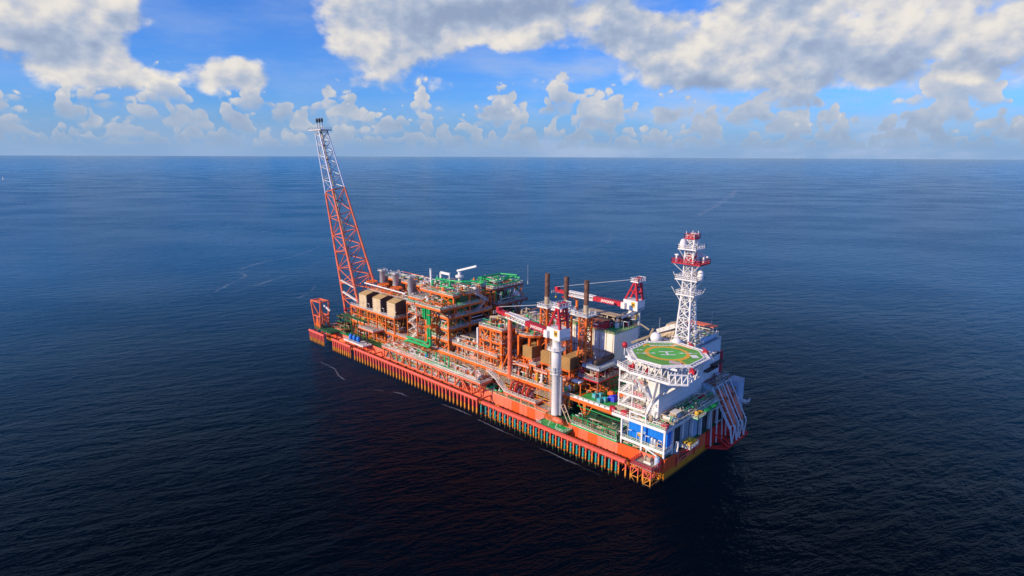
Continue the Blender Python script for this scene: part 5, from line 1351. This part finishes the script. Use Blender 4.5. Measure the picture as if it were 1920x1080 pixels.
MB().box(199.8, 201.5, 20.5, 30, 15.75, 15.9).rail([(201.5, 20.5, 15.9), (201.5, 30, 15.9)], 1.3, .9, .2).build('green_ledge', GREEN, sl)
# corner ladder tower
lt = thing('ladder_tower', 'orange lattice access tower at the near corner reaching the water', 'lattice tower', (197, -3, 0))
l, bb = MB(), MB()
lattice4(l, bb, [(192.2, -6, -1), (194.8, -6, -1), (194.8, -1, -1), (192.2, -1, -1)], [(192.2, -6, 4.6), (194.8, -6, 4.6), (194.8, -1, 5.6), (192.2, -1, 5.6)], .2, .13, 2, False)
lattice4(l, bb, [(196.6, -6, -1.6), (199, -6, -1.6), (199, -1, -1.6), (196.6, -1, -1.6)], [(196.6, -6, 5), (199, -6, 5), (199, -1, 5.6), (196.6, -1, 5.6)], .22, .13, 3, False)
for p in ((195.6, -4.4),): l.tube((p[0], p[1], -1), (p[0], p[1], 4.4), .45, 8)
l.tube((197.6, -2.6, -1), (197.6, -2.6, 4.4), .4, 8)
l.build('leg', GUARDM, lt); bb.build('bracing', GUARDM, lt)
pl = MB().box(192, 199.4, -6.2, -.1, 5.5, 5.7).build('platform', GREY, lt)
sub(MB().rail([(192, -6.2, 5.7), (199.4, -6.2, 5.7), (199.4, -.2, 5.7)], 1.1, 1.3, .16).rail([(192, -6.2, 5.7), (192, -.2, 5.7)], 1.1, 1.3, .16), 'railing', RED, pl, lt)
ml = thing('mooring_winch', 'grey and tan winch on the corner ladder tower platform', 'winch', (197, -2.5, 5.7))
MB().lathe((196, -2.6, 7.1), [(.2, -1), (.9, -1), (.9, -.8), (.55, -.8), (.55, .8), (.9, .8), (.9, 1), (.2, 1)], 12, 'x').build('drum', TAN, ml); MB().box(194.8, 197.2, -3.3, -1.9, 5.7, 6.4).build('baseplate', OFFW, ml)
MB().lathe((198.4, -1.8, 5.7), [(.8, 0), (.8, 2.0), (.3, 2.6)], 10).build('tank_body', BLUEG, ml)
dp = thing('corner_davit', 'white curved davit at the near corner of the hull', 'davit', (200.4, 3, 7))
MB().pipe([Vector(p) for p in ((199.4, 6.4, 7.1), (199.9, 6.4, 10.6), (200.8, 5.8, 11.3), (201.6, 4.4, 10.6), (201.8, 3.6, 9.2))], .26, 8).build('davit_arm', OFFW, dp); MB().box(199.1, 200.6, 5.8, 7, 7.12, 7.8).build('base', LGREY, dp)

# ---- lifeboat station
TRED = paint('truss_red_paint', (.80, .03, .02), .5, .2)
ls = thing('lifeboat_ramp_frame', 'red truss platform with white posts below the lifeboats', 'platform', (203, 38, 2))
m = MB()
X0, X1 = 200.1, 205.6
for z in (1.8,):
    for a, c in (((X0, 26), (X1, 30)), ((X1, 30), (X1, 46.4)), ((X1, 46.4), (X0, 46.4)), ((X0, 26), (X0, 46.4)), ((X0, 33), (X1, 33)), ((X0, 39.6), (X1, 39.6)), ((X0, 26), (X1, 33)), ((X1, 30), (X0, 36)), ((X1, 33), (X0, 39.6)), ((X0, 33), (X1, 39.6)), ((X1, 39.6), (X0, 46.2)), ((X0, 39.6), (X1, 46.2))):
        m.bar((a[0], a[1], z), (c[0], c[1], z), .55)
for y in (31, 33, 39.6, 46): m.bar((X0, y, 5.6), (X1 - .2, y, 1.9), .35)
m.build('truss_member', TRED, ls)
MB().box(200.05, 200.4, 26, 46, 2.2, 7.2).build('back_plate', TRED, ls)
for y in (27.5, 31.5, 35.5, 38.5): MB().bar((201.2, y, 2), (200.6, y, 14.6), .35).build('post', OFFW, ls)
MB().bar((200.4, 27, 14.4), (201.4, 38.5, 14.0), .3).bar((200.9, 31.5, 9), (200.9, 38.5, 9), .2).build('rail_beam', OFFW, ls)
def ramp(y, lab):
    th = thing('lifeboat', lab, 'lifeboat', (200, y, 10), 'freefall lifeboats on their ramps')
    p0 = Vector((197.6, y, 18.2)); p1 = Vector((204.2, y, 7.4)); d = (p1 - p0).normalized(); up = Vector((-d.z, 0, d.x)) * -1
    if up.z < 0: up = -up
    # boat hull lofted along d
    prof = []
    for k in range(11):
        t = k / 10; c = p0 + (p1 - p0) * t + up * 1.0
        r = 1.45 * (math.sin(PI * (.12 + .80 * t)) ** .55)
        ringp = []
        for j in range(12):
            a = 2 * PI * j / 12; ringp.append(c + Vector((0, math.cos(a) * r, 0)) + up * (math.sin(a) * r * (.9 if math.sin(a) > 0 else .8)))
        prof.append(ringp)
    m = MB(); vs = [p for rr in prof for p in rr]
    m.add(vs, [(i * 12 + j, i * 12 + (j + 1) % 12, (i + 1) * 12 + (j + 1) % 12, (i + 1) * 12 + j) for i in range(10) for j in range(12)] + [tuple(range(12))[::-1], tuple(range(120, 132))], True)
    m.build('boat_hull', ORANGE2, th)
    c = p0 + (p1 - p0) * .22 + up * 2.0
    MB().bar(c, c + (p1 - p0) * .14, 1.5, 1.1).build('wheelhouse', ORANGE2, th)
    m = MB()
    cc = p0 + (p1 - p0) * .25 + up * 2.62; m.bar(cc, cc + d * .9, 1.0, .1); m.build('window', BLACK, th)
    rp_ = thing('launch_ramp', 'white slanted launch ramp carrying the ' + lab.split(' lifeboat')[0].replace('orange ', '') + ' lifeboat', 'ramp', (200, y, 8), 'lifeboat launch ramps')
    m = MB()
    for s in (-1.75, 1.75):
        a = p0 + Vector((0, s, 0)) - d * 1.2; c = p1 + Vector((0, s, 0)) + d * .6; e = Vector((205.4, y + s, 2.0))
        m.bar(a, c, .4, .8); m.bar(c, e, .45); m.bar(a + up * 2.4, c + up * 1.6, .28); m.bar(c + up * 1.6, e, .28)
        for k in range(4): q = a.lerp(c, k / 3.2); m.bar(q, q + up * 2.1, .2)
    m.build('side_rail', WHITE, rp_)
    m = MB()
    for k in range(7): q = (p0 - d).lerp(p1, k / 6) - up * .2; m.bar(q - Vector((0, 1.7, 0)), q + Vector((0, 1.7, 0)), .25)
    m.bar(p0 - d * 1.2 + up * 2.4 - Vector((0, 1.75, 0)), p0 - d * 1.2 + up * 2.4 + Vector((0, 1.75, 0)), .3)
    m.build('cross_member', OFFW, rp_)
ramp(36.0, 'orange near freefall lifeboat beside the accommodation side'); ramp(41.6, 'orange far freefall lifeboat beside the grey corner tower')
gtw = thing('corner_tower', 'pale grey windowless corner tower beyond the lifeboats', 'building', (198, 46, 7))
MB().box(197.6, 201.6, 45, 49.5, 6, 19.4).build('wall', BLUEG, gtw); MB().add([(197.5, 44.9, 19.42), (201.7, 44.9, 19.42), (201.7, 49.6, 19.9), (197.5, 49.6, 19.9)], [(0, 1, 2, 3)]).build('roof', LGREY, gtw)
MB().box(197.5, 201.7, 44.9, 44.99, 13.4, 13.6).box(201.61, 201.7, 45, 49.5, 13.4, 13.6).build('joint_band', OFFW, gtw)
MB().box(198.2, 200.8, 44.93, 44.99, 17.0, 17.3).build('nameplate', BLUEG, gtw); MB().box(200.1, 200.8, 44.88, 44.925, 16.8, 17.6).build('emblem_panel', YELLOW, gtw)
MB().box(201.7, 204, 47, 50, 11.8, 12.0).rail([(201.8, 47, 12), (204, 47, 12), (204, 50, 12)], 1.1, 1.0, .12).build('side_ledge', OFFW, gtw)
rm2 = thing('shaded_machinery', 'shaded machinery with a red drum below the accommodation end wall', 'machinery', (196, 36, 16))
MB().box(194.4, 197, 33, 43, 16.2, 20.4).build('enclosure', BLUEG, rm2); MB().lathe((197.2, 27.5, 17.6), [(.2, -.7), (1.3, -.7), (1.3, .7), (.2, .7)], 12, 'x').build('drum', RED, rm2)
pipework(rm2, 194.6, 199, 33, 46, 20.5, 22.5, 20, 'dtl')
equip('cb', 'r', (196, 30.5, 16.12), 'in the shade of the end wall')

# floating buoy far left
by = thing('distant_marker_buoy', 'tiny white marker buoy far out on the left of the sea', 'buoy', (0, 0, 0))
by.location = (-2708, 150, 0); by.scale = (1.5, 1.5, 1.4)
MB().lathe((0, 0, -.5), [(1.8, 0), (1.8, 2), (.7, 3), (.5, 7), (.1, 7.5)], 12).build('float', WHITE, by); MB().lathe((0, 0, 6.8), [(.6, 0), (.8, 1), (.1, 2)], 8).build('lamp', YELLOW, by)

# ------------------------------------------------------------------ sea
m_, t, b = newmat('sea_water')
geo = t.node('ShaderNodeNewGeometry').outputs['Position']
sp = t.node('ShaderNodeSeparateXYZ'); t.put(sp.inputs[0], geo)
# wind direction runs roughly along the view, crests across it: squeeze one axis
ca, sa = math.cos(R(-32)), math.sin(R(-32))
ux = t.math('ADD', t.math('MULTIPLY', sp.outputs[0], .716), t.math('MULTIPLY', sp.outputs[1], .698))
uy = t.math('ADD', t.math('MULTIPLY', sp.outputs[0], -.698), t.math('MULTIPLY', sp.outputs[1], .716))
uxr = t.math('ADD', t.math('MULTIPLY', ux, .93), t.math('MULTIPLY', uy, .36)); uyr = t.math('ADD', t.math('MULTIPLY', uy, .93), t.math('MULTIPLY', ux, -.36))
wv = t.comb(t.math('MULTIPLY', uxr, .42), uyr, 0.0)
n1 = t.noise(wv, .16, 4, .6, .4); n2 = t.noise(wv, .75, 3, .6, .3); n3 = t.noise(wv, .045, 2, .5)
hgt = t.math('ADD', t.math('MULTIPLY', n1, 2.7), t.math('ADD', t.math('MULTIPLY', n2, .6), t.math('MULTIPLY', n3, .8)))
bm = t.node('ShaderNodeBump'); bm.inputs['Strength'].default_value = 1.0; bm.inputs['Distance'].default_value = 1.0
t.put(bm.inputs['Height'], hgt)
t.put(b.inputs['Normal'], bm.outputs[0])
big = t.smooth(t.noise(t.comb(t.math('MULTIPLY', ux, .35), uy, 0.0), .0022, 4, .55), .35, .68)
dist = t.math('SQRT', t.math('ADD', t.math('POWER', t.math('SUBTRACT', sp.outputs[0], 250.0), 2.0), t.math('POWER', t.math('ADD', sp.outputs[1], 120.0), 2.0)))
far = t.smooth(dist, 110, 640)  # darkening towards the viewpoint, painted into the sea colour
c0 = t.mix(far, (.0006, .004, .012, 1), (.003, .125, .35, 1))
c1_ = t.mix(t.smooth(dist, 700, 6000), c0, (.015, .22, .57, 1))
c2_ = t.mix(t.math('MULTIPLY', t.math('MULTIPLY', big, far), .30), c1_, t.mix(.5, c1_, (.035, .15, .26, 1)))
haze = t.smooth(dist, 2500, 30000)  # aerial haze towards the horizon, painted into the sea colour
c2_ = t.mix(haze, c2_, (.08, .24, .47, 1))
half = t.node('ShaderNodeMix', data_type='RGBA', blend_type='MULTIPLY'); half.inputs[0].default_value = 1.0
t.put(half.inputs[6], c2_); half.inputs[7].default_value = (.16, .18, .20, 1)
t.put(b.inputs['Base Color'], half.outputs[2])
# emission stands in for light welling up from below; keeps cast shadows faint
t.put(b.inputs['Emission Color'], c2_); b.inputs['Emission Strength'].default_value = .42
gust = t.smooth(t.noise(t.comb(t.math('MULTIPLY', ux, .5), uy, 9.0), .012, 4, .6), .35, .65, .17, .29)
t.put(b.inputs['Roughness'], gust); b.inputs['IOR'].default_value = 1.20
t.put(b.inputs['Specular IOR Level'], t.smooth(dist, 120, 900, .10, .12))
S = 60000
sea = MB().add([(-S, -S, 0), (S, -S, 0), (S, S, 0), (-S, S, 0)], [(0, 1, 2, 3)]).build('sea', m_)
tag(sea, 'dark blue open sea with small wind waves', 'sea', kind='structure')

# foam streaks
fm, t, b = newmat('sea_foam')
g = t.node('ShaderNodeNewGeometry').outputs['Position']
b.inputs['Base Color'].default_value = (.55, .6, .65, 1); b.inputs['Roughness'].default_value = .9
uv = t.node('ShaderNodeUVMap').outputs[0]
spu = t.node('ShaderNodeSeparateXYZ'); t.put(spu.inputs[0], uv)
edge = t.math('SUBTRACT', 1.0, t.math('ABSOLUTE', t.math('MULTIPLY_ADD', spu.outputs[1], 2.0, -1.0)))
al = t.math('MULTIPLY', t.smooth(t.math('MULTIPLY', edge, t.noise(g, .55, 4, .7)), .16, .5), t.smooth(t.noise(g, .05, 2, .5), .38, .6))
t.put(b.inputs['Alpha'], t.math('MULTIPLY', al, .28))
def foam(pts, w, rng):
    pts = [Vector((x, y, 0)) for x, y in pts]; fine = []
    for i in range(len(pts) - 1):
        p0 = pts[max(0, i - 1)]; p1 = pts[i]; p2 = pts[i + 1]; p3 = pts[min(len(pts) - 1, i + 2)]
        for k in range(10):
            s_ = k / 10
            fine.append(.5 * ((2 * p1) + (-p0 + p2) * s_ + (2 * p0 - 5 * p1 + 4 * p2 - p3) * s_ ** 2 + (-p0 + 3 * p1 - 3 * p2 + p3) * s_ ** 3))
    fine.append(pts[-1]); n = len(fine); vs = []; 
    for i, p in enumerate(fine):
        d = (fine[min(n - 1, i + 1)] - fine[max(0, i - 1)]).normalized(); s_ = Vector((-d.y, d.x, 0)) * w * rng.uniform(.5, 1.1) * math.sin(PI * (i + .5) / n) ** .4
        j = Vector((rng.uniform(-1, 1), rng.uniform(-1, 1), 0)) * w * .2
        vs += [p + s_ + j + Vector((0, 0, .03)), p - s_ + j + Vector((0, 0, .03))]
    return vs, [(2 * i, 2 * i + 1, 2 * i + 3, 2 * i + 2) for i in range(n - 1)], n
fv, ff, fu = [], [], []
rng = random.Random(5)
FOAM = [
 ([(29.7, -19.6), (41.3, -19.3), (52, -22.5), (60.3, -23.7)], .9), ([(71.3, -24), (77, -20.5), (81.3, -18.8)], .8),
 ([(84, -17), (88.2, -15.2), (94.1, -14.7), (100.4, -11.8), (103.5, -11)], .9), ([(108, -10.2), (116.5, -9.2), (124.4, -9.2)], .8),
 ([(128, -9.6), (150, -10), (172, -10), (192, -10.5)], .9),
 ([(-147, -9.5), (-171.4, 11.9), (-190, 30), (-200.2, 39.6), (-222, 44), (-238.1, 54.6), (-256.6, 81.5), (-270.4, 119.3), (-327, 182)], 3.2),
 ([(-147, 6.5), (-168.7, 44.7), (-189.2, 76.5), (-222.6, 116)], 2.4), ([(-99, 32), (-110, 46.5), (-128, 62)], 1.6),
 ([(-186, 773), (-323.7, 1167), (-543, 1733)], 16.0), ([(-726, 1180), (-861, 1471), (-980, 1560)], 14.0), ([(-93, 339), (-119, 428), (-150, 470)], 4.0),
 
]
for pts, w in FOAM:
    v, f_, n = foam(pts, w, rng); o = len(fv); fv += v; ff += [tuple(i + o for i in q) for q in f_]
    fu += [(i / n, s) for i in range(n) for s in (0.0, 1.0)]
me = bpy.data.meshes.new('foam_streaks'); me.from_pydata([tuple(v) for v in fv], [], ff); me.materials.append(fm)
ul = me.uv_layers.new(name='UVMap')
for lp in me.loops: ul.data[lp.index].uv = fu[lp.vertex_index]
fo = bpy.data.objects.new('sea_foam', me); col.objects.link(fo)
tag(fo, 'thin broken white foam streaks drifting on the sea', 'foam', 'foam on the sea', 'stuff')

# ------------------------------------------------------------------ world
SUN_DIR = Vector((.30, 1.0, -.50)).normalized()        # direction the light travels
w = bpy.data.worlds.new('World'); scene.world = w; w.use_nodes = True
t = NT(w.node_tree); bg = w.node_tree.nodes['Background']
sky = t.node('ShaderNodeTexSky'); sky.sky_type = 'NISHITA'; sky.sun_disc = False
sky.sun_elevation = math.asin(-SUN_DIR.z); sky.sun_rotation = math.atan2(-SUN_DIR.x, -SUN_DIR.y) % (2 * PI)
sky.air_density = 1.0; sky.dust_density = .6; sky.ozone_density = 2.5
gen = t.node('ShaderNodeTexCoord').outputs['Generated']
s3 = t.node('ShaderNodeSeparateXYZ'); t.put(s3.inputs[0], gen)
X, Y, Z = s3.outputs
# bearing measured from the platform's north-west quarter, elevation above the horizon (radians)
fx, fy = -.69703, .71704
ff_ = t.math('ADD', t.math('MULTIPLY', X, fx), t.math('MULTIPLY', Y, fy)); rr_ = t.math('ADD', t.math('MULTIPLY', X, fy), t.math('MULTIPLY', Y, -fx))
az = t.math('ARCTAN2', rr_, ff_); el = t.math('ARCSINE', t.math('MAXIMUM', -1.0, t.math('MINIMUM', 1.0, Z)))
wp = t.noise(t.comb(az, el, 7.0), 13.0, 3, .5)
wq = t.noise(t.comb(az, el, 11.0), 13.0, 3, .5)
dwx = t.math('MULTIPLY', t.math('SUBTRACT', wp, .5), .045); dwy = t.math('MULTIPLY', t.math('SUBTRACT', wq, .5), .03)
def billow(a_, e_, scales):
    vv = t.comb(t.math('ADD', a_, dwx), t.math('ADD', t.math('MULTIPLY', e_, 1.25), dwy), 0.0); tot = None
    for sc_, am_ in scales:
        vo = t.node('ShaderNodeTexVoronoi', feature='F1', voronoi_dimensions='2D'); vo.inputs['Scale'].default_value = sc_
        t.put(vo.inputs['Vector'], vv); q_ = t.math('MULTIPLY', t.math('SUBTRACT', .42, vo.outputs['Distance']), am_)
        tot = q_ if tot is None else t.math('ADD', tot, q_)
    return tot
def field(a_, e_):
    n_ = t.noise(t.comb(a_, t.math('MULTIPLY', e_, 1.35), 0.0), 8.0, 7, .56)
    return t.math('ADD', t.math('MULTIPLY', n_, .98), billow(a_, e_, ((17.0, .15), (44.0, .07))))
def blob(a0, e0, ra, re_):
    da = t.math('DIVIDE', t.math('SUBTRACT', az, a0), ra); de = t.math('DIVIDE', t.math('SUBTRACT', el, e0), re_)
    d2 = t.math('ADD', t.math('MULTIPLY', da, da), t.math('MULTIPLY', de, de))
    return t.math('POWER', 2.718, t.math('MULTIPLY', d2, -1.0))
def sumb(lst):
    tot = None
    for a0, e0, ra, re_, wt in lst:
        v = t.math('MULTIPLY', blob(a0, e0, ra, re_), wt); tot = v if tot is None else t.math('ADD', tot, v)
    return tot
F0 = field(az, el); F1 = field(t.math('ADD', az, -.008), t.math('ADD', el, .018))
# where the big clouds stand and where the blue shows
COV = [(-.37, .185, .10, .06, -.55), (-.485, .225, .06, .03, -.35), (-.30, .13, .05, .03, -.3), (-.035, .125, .06, .03, -.45), (.08, .145, .08, .014, -.3), (.235, .225, .05, .015, -.35), (.13, .10, .05, .015, -.25), (-.50, .145, .03, .02, -.25),
       (-.20, .20, .11, .06, .45), (-.05, .21, .12, .035, .3), (.02, .185, .04, .018, .35), (-.60, .17, .07, .06, .32), (-.42, .12, .05, .035, .30), (-.60, .10, .1, .03, .15), (.17, .165, .06, .03, .22), (.36, .15, .14, .05, .28), (.55, .14, .12, .05, .28), (.45, .215, .35, .025, .22), (-.1, .095, .08, .02, .1), (-.66, .23, .05, .02, -.15), (.47, .185, .10, .014, -.14), (.30, .20, .06, .02, -.10), (.13, .20, .03, .02, -.12)]
cb_ = sumb(COV)
cov = t.math('ADD', t.math('ADD', F0, cb_), .045)
cov = t.math('SUBTRACT', cov, t.smooth(el, .055, .115, .38, 0.0))
cov = t.math('SUBTRACT', cov, t.smooth(t.math('ABSOLUTE', az), .95, 1.4, 0.0, .16))
mask = t.smooth(cov, .48, .64)
light = t.math('SUBTRACT', F0, F1)
BR = [(-.15, .13, .10, .015, .12), (.02, .19, .04, .02, .22), (-.20, .21, .09, .03, .10), (.33, .17, .05, .03, .22), (.56, .16, .07, .03, .22), (-.47, .15, .04, .03, .15),
      (.04, .225, .12, .022, -.34), (-.08, .135, .12, .012, -.26), (.36, .105, .16, .015, -.22), (.58, .11, .12, .014, -.22), (.2, .165, .05, .03, -.12), (.5, .22, .25, .02, -.10)]
sh = t.math('ADD', t.math('MULTIPLY', light, 2.3), t.math('ADD', .60, sumb(BR)))
sh = t.math('SUBTRACT', sh, t.math('MULTIPLY', t.math('MAXIMUM', t.math('SUBTRACT', cov, .62), 0.0), .55))
sh = t.math('SUBTRACT', sh, t.smooth(el, .235, .36, 0.0, .55))
sh = t.smooth(sh, .0, 1.0)
def ramp(x):
    cr = t.node('ShaderNodeValToRGB'); t.put(cr.inputs[0], x)
    e = cr.color_ramp.elements; e[0].position = 0; e[0].color = (.29, .37, .53, 1); e[1].position = 1; e[1].color = (.88, .82, .73, 1)
    k = e.new(.40); k.color = (.44, .51, .64, 1); k = e.new(.68); k.color = (.62, .63, .67, 1)
    return cr.outputs[0]
cc = ramp(sh)
# rows of distant cumulus with flat bases, farthest row first
lowhaze = t.smooth(el, .0, .095, 1.0, 0.0)
rows = None; rowmask = None
bil_ = billow(az, el, ((58.0, .2), (130.0, .04)))
HZ = (.27, .40, .60, 1)
for i, (base, H, fr, th_, hz) in enumerate(((.010, .018, 40.0, .36, .78), (.019, .024, 30.0, .37, .60), (.030, .034, 22.0, .39, .42), (.044, .048, 16.0, .41, .26), (.062, .066, 12.0, .44, .14))):
    wsc = .5 + .3 * i
    a_ = t.math('ADD', az, t.math('MULTIPLY', dwx, wsc)); e_ = t.math('ADD', el, t.math('MULTIPLY', dwy, wsc * .8))
    nn_ = t.node('ShaderNodeTexNoise', noise_dimensions='1D'); t.put(nn_.inputs['W'], t.math('ADD', a_, 3.7 * i + 1.3)); nn_.inputs['Scale'].default_value = fr * .8; nn_.inputs['Detail'].default_value = 2; nn_.inputs['Roughness'].default_value = .5; n_ = nn_.outputs[0]
    h_ = t.math('MULTIPLY', t.math('MAXIMUM', t.math('SUBTRACT', n_, th_), 0.0), H * 5.0)
    h_ = t.math('MINIMUM', h_, H * 1.25)
    det = t.math('MULTIPLY', bil_, .05 + .045 * i)
    top = t.math('ADD', t.math('ADD', h_, det), base)
    up = t.math('SUBTRACT', top, e_); dn = t.math('SUBTRACT', t.math('ADD', e_, t.math('MULTIPLY', det, .35)), base)
    ed = .0035 + .0022 * i
    mk = t.math('MULTIPLY', t.math('MULTIPLY', t.smooth(up, 0.0, ed), t.smooth(dn, -.001, ed * 1.6)), t.smooth(h_, .0, H * .12))
    rel = t.math('DIVIDE', t.math('SUBTRACT', e_, base), t.math('ADD', h_, H * .12))
    shd = t.math('ADD', t.math('MULTIPLY', rel, .62), t.math('ADD', .24, t.math('MULTIPLY', light, 1.8)))
    colr = t.mix(hz, ramp(shd), HZ)
    rows = colr if rows is None else t.mix(mk, rows, colr)
    rowmask = mk if rowmask is None else t.math('MAXIMUM', rowmask, mk)
SKYG = 10.0
tint = t.node('ShaderNodeMix', data_type='RGBA', blend_type='MULTIPLY'); tint.inputs[0].default_value = 1.0
t.put(tint.inputs[6], sky.outputs[0]); tint.inputs[7].default_value = (.40, .86, 1.75, 1)
blue_ = tint.outputs[2]
blue_h = t.mix(t.math('MULTIPLY', lowhaze, .96), blue_, (2.6, 4.1, 6.6, 1))
def x10(c_):
    nd = t.node('ShaderNodeMix', data_type='RGBA', blend_type='MULTIPLY'); nd.inputs[0].default_value = 1.0
    t.put(nd.inputs[6], c_); nd.inputs[7].default_value = (10, 10, 10, 1); nd.clamp_result = False
    return nd.outputs[2]
veil = t.math('MULTIPLY', t.smooth(t.noise(t.comb(az, t.math('MULTIPLY', el, 3.5), 5.0), 5.0, 5, .6), .38, .72), t.smooth(az, -.25, .35, .25, .85))
blue_v = t.mix(veil, blue_h, (4.6, 5.6, 7.6, 1))
o1 = t.mix(t.math('MULTIPLY', rowmask, t.smooth(el, .004, .03, .2, .95)), blue_v, x10(rows))
out = t.mix(t.math('MULTIPLY', mask, .96), o1, x10(cc))
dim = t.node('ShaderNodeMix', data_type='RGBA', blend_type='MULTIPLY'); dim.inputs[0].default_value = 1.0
dm = t.math('MAXIMUM', t.smooth(el, .25, .50, 1.0, .42), t.smooth(t.math('ABSOLUTE', az), 1.1, 1.7))  # unseen high sky dimmed for dark sea reflections; sky behind tinted bluer as fill
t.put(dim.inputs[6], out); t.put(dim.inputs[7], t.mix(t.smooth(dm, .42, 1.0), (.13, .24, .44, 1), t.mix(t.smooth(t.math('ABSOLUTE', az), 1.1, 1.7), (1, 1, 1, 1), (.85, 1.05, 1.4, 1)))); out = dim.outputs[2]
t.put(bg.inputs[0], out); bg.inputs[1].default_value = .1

sd_ = bpy.data.lights.new('sun', 'SUN'); sd_.energy = 5.0; sd_.angle = R(.6); sd_.color = (1.0, .80, .52)
so = bpy.data.objects.new('sun', sd_); col.objects.link(so)
so.rotation_euler = SUN_DIR.to_track_quat('-Z', 'Y').to_euler()

# ------------------------------------------------------------------ camera
cam = bpy.data.cameras.new('camera'); co = bpy.data.objects.new('camera', cam); col.objects.link(co)
cam.sensor_width = 36; cam.lens = 36 * 1116 / 1920; cam.clip_start = 1; cam.clip_end = 200000
f = Vector((-0.68052613, 0.70013314, -0.21609666)); r_ = Vector((0.71643904, 0.69763771, 0.00408981)); u_ = Vector((-0.15362059, 0.15203687, 0.97636341))
M = Matrix((( r_.x, u_.x, -f.x, 279.7913), (r_.y, u_.y, -f.y, -147.4524), (r_.z, u_.z, -f.z, 95.0), (0, 0, 0, 1)))
co.matrix_world = M
scene.camera = co
scene.view_settings.view_transform = 'Standard'; scene.view_settings.look = 'None'; scene.view_settings.exposure = 0; scene.view_settings.gamma = 1
scene.cycles.max_bounces = 6
for o in bpy.data.objects:
    if '_o' in o: del o['_o']
